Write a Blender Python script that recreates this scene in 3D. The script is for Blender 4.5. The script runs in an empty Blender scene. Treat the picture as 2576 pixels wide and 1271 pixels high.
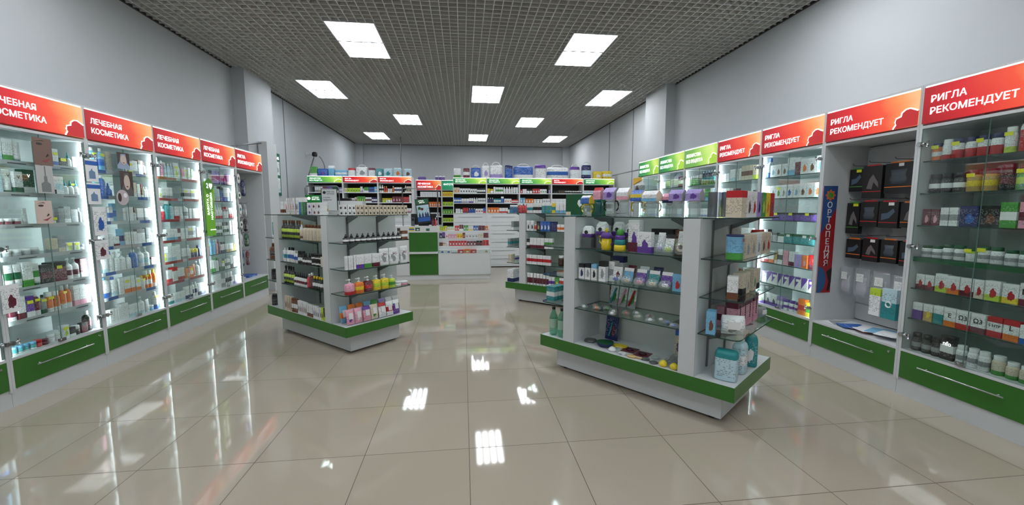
import bpy, math, random
from mathutils import Vector, Matrix
random.seed(7)
C = bpy.context.scene.collection
SC = bpy.context.scene
R = math.radians
PI = math.pi

# ------------------------------------------------------------------ camera
cd = bpy.data.cameras.new('camera'); cam = bpy.data.objects.new('camera', cd); C.objects.link(cam)
cd.sensor_width = 36.0; cd.sensor_fit = 'HORIZONTAL'
cd.lens = 1045.81 / 2576 * 36.0
cd.clip_start = 0.05; cd.clip_end = 60
YAW, PITCH, ROLL = .1162, .1035, -.0009
_f = Vector((math.sin(YAW) * math.cos(PITCH), math.cos(YAW) * math.cos(PITCH), -math.sin(PITCH)))
_r = Vector((math.cos(YAW), -math.sin(YAW), 0)); _u = _r.cross(_f)
_r2 = _r * math.cos(ROLL) + _u * math.sin(ROLL); _u2 = -_r * math.sin(ROLL) + _u * math.cos(ROLL)
cam.matrix_world = Matrix(((_r2.x, _u2.x, -_f.x, 0), (_r2.y, _u2.y, -_f.y, 0), (_r2.z, _u2.z, -_f.z, 1.4156), (0, 0, 0, 1)))
SC.camera = cam

# ------------------------------------------------------------------ world, exposure, light levels
w = bpy.data.worlds.new('world'); SC.world = w; w.use_nodes = True
w.node_tree.nodes['Background'].inputs[0].default_value = (.75, .85, 1, 1)
w.node_tree.nodes['Background'].inputs[1].default_value = .25
SC.view_settings.view_transform = 'Standard'; SC.view_settings.look = 'None'
SC.view_settings.exposure = 0.38; SC.view_settings.gamma = 1.0
SC.cycles.use_denoising = True
SC.cycles.max_bounces = 7; SC.cycles.transparent_max_bounces = 20
SC.cycles.sample_clamp_indirect = 6.0
LAMP = 15.5        # ceiling diffuser radiance
LEDS = 58.0         # cabinet led strips
SIGN = .5         # backlit header signs

H = 3.652          # ceiling grid height
XL, XR, YB, YF = -3.63, 3.84, 15.1, -3.0

# ------------------------------------------------------------------ materials
def srgb(r, g, b):
    f = lambda c: (c / 255 / 12.92) if c / 255 <= .04045 else ((c / 255 + .055) / 1.055) ** 2.4
    return (f(r), f(g), f(b), 1)
MATS = {}
def new_mat(name):
    m = bpy.data.materials.new(name); m.use_nodes = True
    return m, m.node_tree, m.node_tree.nodes['Principled BSDF']
def plain(name, col, rough=.5, metal=0, emit=0, spec=.5, alpha=None, trans=0):
    if name in MATS: return MATS[name]
    m, t, b = new_mat(name)
    b.inputs['Base Color'].default_value = col; b.inputs['Roughness'].default_value = rough
    b.inputs['Metallic'].default_value = metal
    b.inputs['Specular IOR Level'].default_value = spec
    if emit:
        b.inputs['Emission Color'].default_value = col; b.inputs['Emission Strength'].default_value = emit
    MATS[name] = m
    return m
class NT:
    def __init__(s, t): s.t = t
    def n(s, ty, **k):
        x = s.t.nodes.new(ty)
        for a, v in k.items(): setattr(x, a, v)
        return x
    def l(s, a, b): s.t.links.new(a, b)
    def m(s, op, a, b=None, c=None):
        x = s.n('ShaderNodeMath', operation=op)
        for i, v in enumerate((a, b, c)):
            if v is None: continue
            if isinstance(v, (int, float)): x.inputs[i].default_value = v
            else: s.l(v, x.inputs[i])
        return x.outputs[0]
    def mix(s, f, a, b):
        x = s.n('ShaderNodeMix', data_type='RGBA')
        for i, v in ((0, f), (6, a), (7, b)):
            if isinstance(v, (int, float)): x.inputs[i].default_value = v
            elif isinstance(v, tuple): x.inputs[i].default_value = v
            else: s.l(v, x.inputs[i])
        return x.outputs[2]
    def xyz(s, which='Object'):
        tc = s.n('ShaderNodeTexCoord'); sp = s.n('ShaderNodeSeparateXYZ'); s.l(tc.outputs[which], sp.inputs[0])
        return sp.outputs

def clear(name, col=(.9, .95, .93, 1), refl=.9, milky=0.0, rough=.02):
    """thin clear sheet: passes light, reflects by fresnel"""
    if name in MATS: return MATS[name]
    m = bpy.data.materials.new(name); m.use_nodes = True; t = m.node_tree; t.nodes.clear(); N = NT(t)
    out = N.n('ShaderNodeOutputMaterial'); tr = N.n('ShaderNodeBsdfTransparent'); tr.inputs[0].default_value = col
    gl = N.n('ShaderNodeBsdfGlossy'); gl.inputs['Roughness'].default_value = rough; gl.inputs[0].default_value = (1, 1, 1, 1)
    fr = N.n('ShaderNodeFresnel'); ge = N.n('ShaderNodeNewGeometry')
    N.l(N.m('SUBTRACT', 1.5, N.m('MULTIPLY', ge.outputs['Backfacing'], 1.5 - 1 / 1.5)), fr.inputs[0])
    mx = N.n('ShaderNodeMixShader'); N.l(N.m('MULTIPLY', fr.outputs[0], refl), mx.inputs[0])
    if milky:
        df = N.n('ShaderNodeBsdfDiffuse'); df.inputs[0].default_value = (min(1, col[0] + .05), min(1, col[1] + .05), min(1, col[2] + .05), 1)
        m2 = N.n('ShaderNodeMixShader'); m2.inputs[0].default_value = milky
        N.l(tr.outputs[0], m2.inputs[1]); N.l(df.outputs[0], m2.inputs[2]); N.l(m2.outputs[0], mx.inputs[1])
    else: N.l(tr.outputs[0], mx.inputs[1])
    N.l(gl.outputs[0], mx.inputs[2]); N.l(mx.outputs[0], out.inputs[0])
    MATS[name] = m
    return m

WHITE = plain('white_laminate', srgb(205, 208, 210), .35)
WHITE2 = plain('white_board', srgb(222, 224, 225), .5)
GREYW = plain('grey_backboard', srgb(188, 190, 188), .6)
GREEN = plain('green_laminate', srgb(52, 110, 38), .3)
DARK = plain('dark_interior', srgb(52, 50, 48), .7)
BLACK = plain('black_plastic', srgb(22, 22, 24), .4)
CHROME = plain('chrome', srgb(190, 192, 195), .18, 1)
STEEL = plain('grey_steel', srgb(120, 122, 124), .4, .7)
GLASS = clear('clear_glass', (.93, .97, .955, 1))
SHELFG = clear('shelf_glass', (.82, .90, .87, 1))
GEDGE = plain('glass_edge', srgb(40, 62, 56), .15)
ALU = plain('aluminium', srgb(200, 202, 205), .3, .6)
LED = plain('led_light', (.86, .96, 1, 1), .5, emit=LEDS)
WARMW = plain('paper_white', srgb(228, 228, 226), .6)
YTAG = plain('yellow_tag', srgb(226, 226, 40), .6)
WTAG = plain('white_tag', srgb(235, 235, 235), .6)
STRIPR = plain('red_strip', srgb(150, 52, 50), .5)
STRIPA = plain('grey_strip', srgb(176, 180, 182), .5)
STRIPB = plain('blue_strip', srgb(30, 78, 150), .5)

def wall_mat():
    m, t, b = new_mat('wall_paint'); N = NT(t)
    no = N.n('ShaderNodeTexNoise'); no.inputs['Scale'].default_value = 1.1; no.inputs['Detail'].default_value = 5
    tc = N.n('ShaderNodeTexCoord'); N.l(tc.outputs['Object'], no.inputs['Vector'])
    N.l(N.mix(no.outputs[0], srgb(184, 188, 191), srgb(192, 195, 198)), b.inputs['Base Color'])
    n2 = N.n('ShaderNodeTexNoise'); n2.inputs['Scale'].default_value = 180; N.l(tc.outputs['Object'], n2.inputs['Vector'])
    bp = N.n('ShaderNodeBump'); bp.inputs['Strength'].default_value = .12; bp.inputs['Distance'].default_value = .002
    N.l(n2.outputs[0], bp.inputs['Height']); N.l(bp.outputs[0], b.inputs['Normal'])
    b.inputs['Roughness'].default_value = .75
    return m
WALL = wall_mat()

def floor_mat():
    m, t, b = new_mat('porcelain_tile'); N = NT(t)
    x, y, z = N.xyz('Object')
    def line(c, off):
        f = N.m('FRACT', N.m('DIVIDE', N.m('ADD', c, 60 - off), .6))
        d = N.m('MINIMUM', f, N.m('SUBTRACT', 1.0, f))
        return N.m('LESS_THAN', d, .0036)
    g = N.m('MAXIMUM', line(x, .01714), line(y, .5542))
    cell = N.n('ShaderNodeCombineXYZ')
    N.l(N.m('FLOOR', N.m('DIVIDE', N.m('ADD', x, 60 - .01714), .6)), cell.inputs[0])
    N.l(N.m('FLOOR', N.m('DIVIDE', N.m('ADD', y, 60 - .5542), .6)), cell.inputs[1])
    wn = N.n('ShaderNodeTexWhiteNoise'); N.l(cell.outputs[0], wn.inputs[0])
    no = N.n('ShaderNodeTexNoise'); no.inputs['Scale'].default_value = 3; no.inputs['Detail'].default_value = 6
    tc = N.n('ShaderNodeTexCoord'); N.l(tc.outputs['Object'], no.inputs['Vector'])
    base = N.mix(wn.outputs[0], srgb(171, 161, 146), srgb(177, 167, 152))
    base = N.mix(N.m('MULTIPLY', no.outputs[0], .5), base, srgb(168, 157, 143))
    N.l(N.mix(g, base, srgb(84, 74, 62)), b.inputs['Base Color'])
    N.l(N.m('ADD', .045, N.m('MULTIPLY', g, .5)), b.inputs['Roughness'])
    b.inputs['Specular IOR Level'].default_value = .75
    n3 = N.n('ShaderNodeTexNoise'); n3.inputs['Scale'].default_value = 2.2; n3.inputs['Detail'].default_value = 1
    N.l(tc.outputs['Object'], n3.inputs['Vector'])
    bp = N.n('ShaderNodeBump'); bp.inputs['Strength'].default_value = .06; bp.inputs['Distance'].default_value = .01
    N.l(n3.outputs[0], bp.inputs['Height']); N.l(bp.outputs[0], b.inputs['Normal'])
    return m
FLOOR = floor_mat()

COL = {'w': (232, 234, 235), 'k': (24, 24, 26), 'g': (70, 150, 60), 'G': (18, 84, 48), 'b': (34, 92, 176), 'B': (26, 36, 92), 'c': (120, 180, 215),
       't': (40, 140, 145), 'r': (190, 30, 38), 'm': (98, 24, 44), 'o': (226, 120, 40), 'y': (232, 206, 50), 'p': (96, 56, 150), 'l': (166, 150, 208),
       'i': (226, 160, 180), 'n': (110, 66, 40), 'e': (214, 202, 180), 'a': (150, 154, 156), 'd': (190, 158, 90), 'h': (186, 214, 60), 's': (188, 216, 226)}
CNAME = {'w': 'white', 'k': 'black', 'g': 'green', 'G': 'dark green', 'b': 'blue', 'B': 'navy', 'c': 'light blue', 't': 'teal', 'r': 'red', 'm': 'maroon', 'o': 'orange',
         'y': 'yellow', 'p': 'purple', 'l': 'lilac', 'i': 'pink', 'n': 'brown', 'e': 'beige', 'a': 'grey', 'd': 'golden', 'h': 'lime', 's': 'pale blue', 'x': 'clear'}
POS = {'_': (0, .3), '=': (.3, .62), '^': (.74, 1.01), '|': (.0, .55), '-': (.02, .12)}
def pack(code):
    """printed packaging: base colour, colour bands, a blob of picture, rows of small print"""
    if code in MATS: return MATS[code]
    if code[0] == 'x':
        tint = COL[code[1]] if len(code) > 1 else (225, 232, 232)
        MATS[code] = clear('clear_plastic_' + (CNAME[code[1]].replace(' ', '_') if len(code) > 1 else 'plain'), srgb(*tint), 1.0, .22, .06)
        return MATS[code]
    m, t, b = new_mat('print_' + CNAME[code[0]].replace(' ', '_')); N = NT(t)
    x, y, z = N.xyz('Generated')
    u = N.m('ADD', x, y)
    oi = N.n('ShaderNodeObjectInfo')
    base = srgb(*COL[code[0]]); col = base; dark = sum(COL[code[0]]) < 330
    i = 1; text = True
    while i < len(code):
        c = code[i]
        if c == '~': text = False; i += 1; continue
        cc = srgb(*COL[code[i + 1]])
        if c == '*':
            d = N.m('ADD', N.m('POWER', N.m('SUBTRACT', u, .55), 2), N.m('POWER', N.m('SUBTRACT', z, .38), 2))
            no = N.n('ShaderNodeTexNoise'); no.inputs['Scale'].default_value = 7
            tc = N.n('ShaderNodeTexCoord'); N.l(tc.outputs['Generated'], no.inputs['Vector'])
            f = N.m('LESS_THAN', N.m('ADD', d, N.m('MULTIPLY', N.m('SUBTRACT', no.outputs[0], .5), .12)), .05)
        elif c == '/':
            f = N.m('GREATER_THAN', N.m('ADD', z, N.m('MULTIPLY', u, -.8)), .15)
        else:
            z0, z1 = POS[c]
            f = N.m('MULTIPLY', N.m('GREATER_THAN', z, z0), N.m('LESS_THAN', z, z1))
        col = N.mix(f, col, cc); i += 2
    if text:
        rows = 17.0
        zr = N.m('MULTIPLY', z, rows)
        cv = N.n('ShaderNodeCombineXYZ'); N.l(N.m('MULTIPLY', u, 11.0), cv.inputs[0]); N.l(N.m('MULTIPLY', N.m('FLOOR', zr), 5.3), cv.inputs[1]); N.l(N.m('MULTIPLY', oi.outputs['Random'], 40), cv.inputs[2])
        no = N.n('ShaderNodeTexNoise'); no.inputs['Scale'].default_value = 1; no.inputs['Detail'].default_value = 0; N.l(cv.outputs[0], no.inputs['Vector'])
        f = N.m('MULTIPLY', N.m('GREATER_THAN', no.outputs[0], .54), N.m('GREATER_THAN', N.m('FRACT', zr), .45))
        reg = N.m('MULTIPLY', N.m('GREATER_THAN', z, .14), N.m('LESS_THAN', z, .86))
        f = N.m('MULTIPLY', N.m('MULTIPLY', f, reg), .3 if dark else .5)
        col = N.mix(f, col, srgb(225, 225, 225) if dark else srgb(70, 76, 86))
    if isinstance(col, tuple): b.inputs['Base Color'].default_value = col
    else: N.l(col, b.inputs['Base Color'])
    b.inputs['Roughness'].default_value = .38
    MATS[code] = m
    return m

def sign_mat(kind):
    key = 'sign_' + kind
    if key in MATS: return MATS[key]
    m, t, b = new_mat('backlit_' + kind + '_print'); N = NT(t)
    x, y, z = N.xyz('Generated')
    cr = N.n('ShaderNodeValToRGB'); e = cr.color_ramp.elements
    stops = {'red': [(0, (150, 8, 22)), (.35, (196, 24, 34)), (.68, (222, 74, 48)), (.88, (228, 140, 82)), (1, (224, 170, 120))],
             'green': [(0, (26, 112, 60)), (.35, (52, 140, 70)), (.68, (126, 186, 70)), (.85, (196, 218, 110)), (1, (178, 204, 80))],
             'teal': [(0, (26, 120, 84)), (1, (60, 150, 110))],
             'olive': [(0, (98, 150, 70)), (.35, (112, 166, 72)), (.7, (172, 208, 96)), (.9, (204, 222, 130)), (1, (176, 204, 80))]}[kind]
    while len(e) < len(stops): e.new(.5)
    for el, (p, c) in zip(e, stops): el.position = p; el.color = srgb(*c)
    no = N.n('ShaderNodeTexNoise'); no.inputs['Scale'].default_value = 1.5
    tc = N.n('ShaderNodeTexCoord'); N.l(tc.outputs['Generated'], no.inputs['Vector'])
    f = N.m('ADD', x, N.m('MULTIPLY', N.m('SUBTRACT', z, .35), .12))
    f = N.m('ADD', f, N.m('MULTIPLY', N.m('SUBTRACT', no.outputs[0], .5), .25))
    N.l(f, cr.inputs[0]); N.l(cr.outputs[0], b.inputs['Base Color']); N.l(cr.outputs[0], b.inputs['Emission Color'])
    b.inputs['Emission Strength'].default_value = SIGN; b.inputs['Roughness'].default_value = .35
    MATS[key] = m
    return m
LETTER = plain('white_lettering', (1, 1, 1, 1), .4, emit=1.0)
SIGNEDGE = plain('sign_light_edge', (1, .98, .94, 1), .4, emit=2.2)
PETAL = plain('petal_dark_red', srgb(170, 30, 34), .4, emit=.55)
PETALG = plain('petal_green', srgb(150, 190, 50), .4, emit=.55)

# ------------------------------------------------------------------ mesh helpers
class MB:
    def __init__(s): s.v = []; s.f = []; s.m = []; s.sm = []
    def add(s, vs, fs, mi=0, smooth=False):
        o = len(s.v); s.v += [tuple(v) for v in vs]
        for f in fs: s.f.append([i + o for i in f]); s.m.append(mi); s.sm.append(smooth)
        return s
    def box(s, x0, y0, z0, x1, y1, z1, mi=0, side=None, edge=(2, 3, 4, 5)):
        o = len(s.v)
        s.v += [(x0, y0, z0), (x1, y0, z0), (x1, y1, z0), (x0, y1, z0), (x0, y0, z1), (x1, y0, z1), (x1, y1, z1), (x0, y1, z1)]
        for k, f in enumerate([(0, 3, 2, 1), (4, 5, 6, 7), (0, 1, 5, 4), (1, 2, 6, 5), (2, 3, 7, 6), (3, 0, 4, 7)]):
            s.f.append([i + o for i in f]); s.m.append(side if (side is not None and k in edge) else mi); s.sm.append(False)
        return s
    def loft(s, secs, e=2.0, n=16, mi=0, cx=0, cy=0, cap=True, smooth=True):
        """secs: (z, rx, ry[, dx, dy])"""
        o = len(s.v)
        for sec in secs:
            z, rx, ry = sec[:3]; dx = sec[3] if len(sec) > 3 else 0; dy = sec[4] if len(sec) > 4 else 0
            for i in range(n):
                a = 2 * PI * (i + .5) / n; c, sn = math.cos(a), math.sin(a)
                s.v.append((cx + dx + rx * math.copysign(abs(c) ** (2 / e), c), cy + dy + ry * math.copysign(abs(sn) ** (2 / e), sn), z))
        for k in range(len(secs) - 1):
            for i in range(n):
                a, b = o + k * n + i, o + k * n + (i + 1) % n
                s.f.append([a, b, b + n, a + n]); s.m.append(mi); s.sm.append(smooth)
        if cap:
            s.f.append([o + i for i in range(n)][::-1]); s.m.append(mi); s.sm.append(False)
            k = len(secs) - 1
            s.f.append([o + k * n + i for i in range(n)]); s.m.append(mi); s.sm.append(False)
        return s
    def tube(s, pts, r, n=8, mi=0, closed=False):
        pts = [Vector(p) for p in pts]; o = len(s.v); L = len(pts); up = Vector((0, 0, 1))
        for k, p in enumerate(pts):
            a = pts[k - 1] if (k or closed) else p; b = pts[(k + 1) % L] if (k < L - 1 or closed) else p
            d = (b - a).normalized(); q = d.cross(up)
            if q.length < .05: q = d.cross(Vector((1, 0, 0)))
            q.normalize(); w = q.cross(d)
            for i in range(n):
                t = 2 * PI * i / n
                s.v.append(tuple(p + q * r * math.cos(t) + w * r * math.sin(t)))
        for k in range(L if closed else L - 1):
            for i in range(n):
                a = o + k * n + i; b = o + k * n + (i + 1) % n; c = o + ((k + 1) % L) * n + (i + 1) % n; d = o + ((k + 1) % L) * n + i
                s.f.append([a, b, c, d]); s.m.append(mi); s.sm.append(True)
        if not closed:
            s.f.append([o + i for i in range(n)]); s.m.append(mi); s.sm.append(False)
            s.f.append([o + (L - 1) * n + i for i in range(n)][::-1]); s.m.append(mi); s.sm.append(False)
        return s
    def prism(s, poly, y0, y1, mi=0):
        """poly in x,z extruded along y"""
        n = len(poly); o = len(s.v)
        s.v += [(x, y0, z) for x, z in poly] + [(x, y1, z) for x, z in poly]
        s.f.append([o + i for i in range(n)]); s.f.append([o + n + i for i in range(n)][::-1]); s.m += [mi, mi]; s.sm += [False, False]
        for i in range(n):
            j = (i + 1) % n; s.f.append([o + i, o + n + i, o + n + j, o + j]); s.m.append(mi); s.sm.append(False)
        return s
    def mesh(s, name, mats):
        me = bpy.data.meshes.new(name); me.from_pydata(s.v, [], s.f); me.update()
        for m in mats: me.materials.append(m)
        me.polygons.foreach_set('material_index', s.m); me.polygons.foreach_set('use_smooth', s.sm)
        return me
def link(name, me, parent=None, loc=None, rz=0.0, rx=0.0):
    o = bpy.data.objects.new(name, me); C.objects.link(o)
    if parent is not None: o.parent = parent
    if loc is not None: o.location = loc
    if rz or rx: o.rotation_euler = (rx, 0, rz)
    return o
def obj(name, mb, mats, parent=None, loc=None, rz=0.0, rx=0.0):
    if not isinstance(mats, (list, tuple)): mats = [mats]
    return link(name, mb.mesh(name, mats), parent, loc, rz, rx)
def tag(o, label, cat, group=None):
    o['label'] = label; o['category'] = cat
    if group: o['group'] = group
    return o
def thing(name, label, cat, loc=(0, 0, 0), rz=0.0, group=None):
    o = bpy.data.objects.new(name, None); C.objects.link(o); o.location = loc; o.rotation_euler = (0, 0, rz); o.empty_display_size = .1
    return tag(o, label, cat, group)
def struct(name, mb, mats):
    o = obj(name, mb, mats); o['kind'] = 'structure'; return o
def text(body, size, parent, loc, mat, name='lettering', align='LEFT', bold=.0, rz=0.0, ry=0.0, extrude=.0008, sx=1.0, track=1.0):
    cu = bpy.data.curves.new(name, 'FONT'); cu.body = body; cu.size = size; cu.extrude = extrude; cu.offset = bold; cu.align_x = align
    cu.space_line = .95; cu.resolution_u = 3; cu.space_character = track; cu.materials.append(mat)
    o = bpy.data.objects.new(name, cu); C.objects.link(o); o.parent = parent; o.location = loc
    me = bpy.data.meshes.new_from_object(o); bpy.data.objects.remove(o); me.name = name
    if not me.materials: me.materials.append(mat)
    o = bpy.data.objects.new(name, me); C.objects.link(o); o.parent = parent; o.location = loc
    o.rotation_euler = (PI / 2, ry, rz); o.scale = (sx, 1, 1)
    return o
def frame_xy(loc, rz):
    c, s = math.cos(rz), math.sin(rz)
    return lambda x, y, z=0: (loc[0] + c * x - s * y, loc[1] + s * x + c * y, loc[2] + z)

# ------------------------------------------------------------------ the room
fl = MB().box(XL - .2, YF - .2, -.1, XR + .2, YB + .2, 0); struct('floor', fl, FLOOR)
struct('wall_left', MB().box(XL - .2, YF - .2, 0, XL, YB + .2, 4.3), WALL)
struct('wall_right', MB().box(XR, YF - .2, 0, XR + .2, YB + .2, 4.3), WALL)
struct('wall_back', MB().box(XL - .2, YB, 0, XR + .2, YB + .2, 4.3), WALL)
struct('wall_front', MB().box(XL - .2, YF - .2, 0, XR + .2, YF, 4.3), WALL)
struct('pillar', MB().box(XL, 7.31, 0, XL + .195, 8.25, 4.3), WALL)
struct('pillar', MB().box(XR - .18, 7.36, 0, XR, 8.22, 4.3), WALL)
struct('pillar', MB().box(XL, 14.93, 0, XL + .26, YB, 4.3), WALL)
struct('pillar', MB().box(XR - .25, 14.93, 0, XR, YB, 4.3), WALL)
SEAM = plain('panel_seam', srgb(120, 124, 128), .6)
for nm, bx in (('trim_1', (XL, 9.22, 0, XL + .006, 9.25, H)), ('trim_2', (XR - .006, 9.23, 0, XR, 9.26, H)), ('trim_3', (XR - .008, 10.76, 0, XR, 10.80, H)),
               ('trim_4', (1.385, YB - .006, 0, 1.41, YB, H)), ('trim_5', (XR - .006, 7.66, 2.27, XR, 14.9, 2.29))):
    struct(nm, MB().box(*bx), SEAM)
# open-cell ceiling of thin blades, with a dark void above
GX, GY, GP, GH = -1.635, 5.426, .1, .045
FIX = []
for y in (.56, 5.427, 10.35): FIX += [(-1.635, y), (1.428, y)]
for y in (-1.9, 2.98, 7.85, 12.8): FIX += [(-2.875, y), (.19, y), (2.64, y)]
FIX = [(x, y) for x, y in FIX]
BLADE = plain('ceiling_blade', srgb(205, 205, 200), .5)
VOID = plain('ceiling_void', srgb(70, 70, 67), .9)
def spans(fixed, lo, hi, axis):
    """blade spans with the lamp openings cut out"""
    cuts = []
    for fx, fy in FIX:
        a0, a1, b0, b1 = (fx, fx + .6, fy, fy + 1.2) if axis == 'x' else (fy, fy + 1.2, fx, fx + .6)
        if a0 - .004 < fixed < a1 + .004: cuts.append((b0, b1))
    cuts.sort(); out = []; p = lo
    for a, b in cuts: out.append((p, a)); p = b
    out.append((p, hi)); return [q for q in out if q[1] - q[0] > .01]
cb = MB(); t = .0046
k = 0; x = GX - math.floor((GX - XL) / GP) * GP
while x < XR - .01:
    for a, b in spans(x, YF + .01, YB - .01, 'x'): cb.box(x - t, a, H, x + t, b, H + GH)
    x += GP
y = GY - math.floor((GY - YF) / GP) * GP
while y < YB - .01:
    for a, b in spans(y, XL + .01, XR - .01, 'y'): cb.box(a, y - t, H + .001, b, y + t, H + GH - .001)
    y += GP
struct('ceiling', cb, BLADE)
struct('ceiling', MB().box(XL - .2, YF - .2, 4.1, XR + .2, YB + .2, 4.3), VOID)
struct('trim_6', MB().box(XL, YF, H - .004, XL + .02, YB, H + .02), DARK)
struct('trim_7', MB().box(XR - .02, YF, H - .004, XR, YB, H + .02), DARK)
struct('trim_8', MB().box(XL, YB - .02, H - .004, XR, YB, H + .02), DARK)

def diffuser(kind):
    key = 'lamp_diffuser_' + kind
    if key in MATS: return MATS[key]
    m, t, b = new_mat(key); N = NT(t)
    x, y, z = N.xyz('Generated')
    s = N.m('POWER', N.m('ABSOLUTE', N.m('SINE', N.m('MULTIPLY', x, 4 * PI))), 2.0)
    lo, hi = {'even': (.16, .95), 'striped': (.045, .95)}[kind]
    b.inputs['Base Color'].default_value = (.8, .8, .8, 1)
    b.inputs['Emission Color'].default_value = (.93, .97, 1, 1) if kind == 'even' else (.82, .93, 1, 1)
    N.l(N.m('MULTIPLY', N.m('ADD', lo, N.m('MULTIPLY', s, hi)), LAMP), b.inputs['Emission Strength'])
    MATS[key] = m; return m
order = sorted(FIX, key=lambda p: (p[1], p[0]))
names = {(-1.635, 5.427): 'big ceiling light panel in the front row above the cosmetics side', (1.428, 5.427): 'big ceiling light panel with one dimmer striped half, front row',
         (-2.875, 7.85): 'ceiling light panel beside the cosmetics wall, second row', (.19, 7.85): 'ceiling light panel over the middle aisle, second row', (2.64, 7.85): 'ceiling light panel beside the vitamin wall, second row',
         (-1.635, 10.35): 'ceiling light panel before the hanging cable, third row', (1.428, 10.35): 'ceiling light panel in third row over the medicine shelving',
         (-2.875, 12.8): 'small far ceiling light panel, leftmost of the last row', (.19, 12.8): 'small far ceiling light panel, middle of the last row', (2.64, 12.8): 'small far ceiling light panel, rightmost of the last row'}
for (fx, fy) in order:
    side = 'cosmetics side' if fx < -1 else ('middle' if fx < 1 else 'vitamin side')
    lab = names.get((fx, fy)) or 'ceiling light panel %s, %s' % ({-1.9: 'in the last row behind the viewer', .56: 'just behind the viewer', 2.98: 'overhead above the picture'}[fy], side)
    t_ = thing('ceiling_light', lab, 'ceiling light', (fx, fy, H), 0, 'recessed double light panels in the grid ceiling')
    fr = MB(); g = .012
    fr.box(0, 0, -.004, g, 1.2, .07).box(.6 - g, 0, -.004, .6, 1.2, .07).box(g, 0, -.004, .6 - g, g, .07).box(g, 1.2 - g, -.004, .6 - g, 1.2, .07)
    fr.box(g, g, .062, .6 - g, .59, .07).box(g, .61, .062, .6 - g, 1.2 - g, .07)
    obj('frame', fr, WHITE, t_); obj('divider', MB().box(g, .59, -.006, .6 - g, .61, .06), STEEL, t_)
    dim = (fx, fy) == (1.428, 5.427)
    a = MB().box(g + .001, g + .001, .0, .6 - g - .001, .589, .006); obj('diffuser', a, diffuser('even'), t_)
    a = MB().box(g + .001, .611, .0, .6 - g - .001, 1.2 - g - .001, .006)
    d = obj('diffuser', a, diffuser('striped' if dim or fy > 7 and fx < 0 else 'even'), t_)

# ------------------------------------------------------------------ product catalogue
# kind: (name, noun, category, e, body sections, {part: sections}, depth ratio)
CART = 'product_carton'
K = {
 'bottle': ('plastic_bottle', 'bottle', 'bottle', 2.2, [(0, .92), (.03, 1), (.62, 1), (.72, .9), (.78, .48), (.83, .42)], [('cap', [(.8, .5), (.985, .48), (1, .42)])], 1),
 'shampoo': ('lotion_bottle', 'lotion bottle', 'bottle', 2.6, [(0, .93), (.03, 1), (.66, 1), (.8, .82), (.86, .4)], [('cap', [(.83, .42), (.99, .4), (1, .36)])], .62),
 'suppl': ('supplement_jar', 'supplement bottle', 'bottle', 2.0, [(0, .92), (.03, 1), (.66, 1), (.75, .86), (.79, .7)], [('cap', [(.77, .8), (.79, .84), (.985, .84), (1, .8)])], 1),
 'jar': ('cream_jar', 'cream jar', 'jar', 2.0, [(0, .9), (.06, 1), (.62, 1)], [('lid', [(.6, 1.03), (.97, 1.03), (1, .97)])], 1),
 'tube': ('cream_tube', 'cream tube', 'tube', 2.0, [(.14, .96, .96), (.3, .98, .86), (.7, 1, .4), (.95, 1, .08), (1, 1, .06)], [('cap', [(0, .8), (.15, .84)])], .55),
 'drop': ('dropper_bottle', 'dropper bottle', 'bottle', 2.0, [(0, .95), (.03, 1), (.5, 1), (.6, .6), (.63, .4)], [('dropper', [(.6, .46), (.78, .46), (.8, .26), (.96, .22), (1, .1)])], 1),
 'pump': ('pump_bottle', 'pump bottle', 'bottle', 2.6, [(0, .93), (.03, 1), (.6, 1), (.68, .8), (.72, .36)], [('pump', 'P')], .7),
 'oil': ('oil_bottle', 'oil bottle', 'bottle', 2.0, [(0, .92), (.02, 1), (.56, 1), (.68, .7), (.75, .32), (.86, .28)], [('cap', [(.84, .38), (.99, .38), (1, .34)]), ('label', [(.08, 1.02), (.55, 1.02)])], 1),
 'pouch': ('standing_pouch', 'pouch', 'pouch', 4.0, [(0, .86, .85), (.05, .98, 1), (.4, 1, .8), (.85, .98, .16), (.88, 1, .05), (1, 1, .05)], [], .4),
 'wipes': ('wipes_pack', 'wipes pack', 'wipes pack', 3.4, [(0, .96, .06), (.05, .96, .1), (.12, .97, .7), (.5, 1, 1), (.86, .97, .7), (.94, .96, .1), (1, .96, .06)], [('flap', 'F')], .34),
 'nappy': ('nappy_pack', 'nappy pack', 'pack', 4.5, [(0, .93, .93), (.05, 1, 1), (.5, 1.0, 1.02), (.86, .99, .98), (.95, .95, .82), (1, .86, .55)], [], .55),
 'hnappy': ('handle_pack', 'pack with a carrying handle', 'pack', 4.5, [(0, .93, .93), (.05, 1, 1), (.7, 1, 1), (.78, .97, .85), (.82, .9, .5)], [('handle', 'H')], .5),
 'can': ('milk_powder_tin', 'tin', 'tin', 2.0, [(0, .97), (.02, 1), (.05, .97), (.92, .97), (.94, 1)], [('lid', [(.93, 1.02), (.99, 1.02), (1, .96)])], 1),
 'stick': ('slim_bottle', 'slim bottle', 'bottle', 2.0, [(0, .95), (.02, 1), (.7, 1), (.74, .9)], [('cap', [(.72, .92), (.98, .9), (1, .8)])], 1),
 'carton': ('product_carton', 'carton', 'carton', 0, None, [], .6),
 'med': ('medicine_carton', 'medicine carton', 'carton', 0, None, [], .6),
 'vit': ('vitamin_carton', 'vitamin carton', 'carton', 0, None, [], .5),
 'tea': ('tea_carton', 'tea carton', 'carton', 0, None, [], .6),
 'flat': ('flat_carton', 'flat carton', 'carton', 0, None, [], 1.0),
}
MESH = {}
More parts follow.
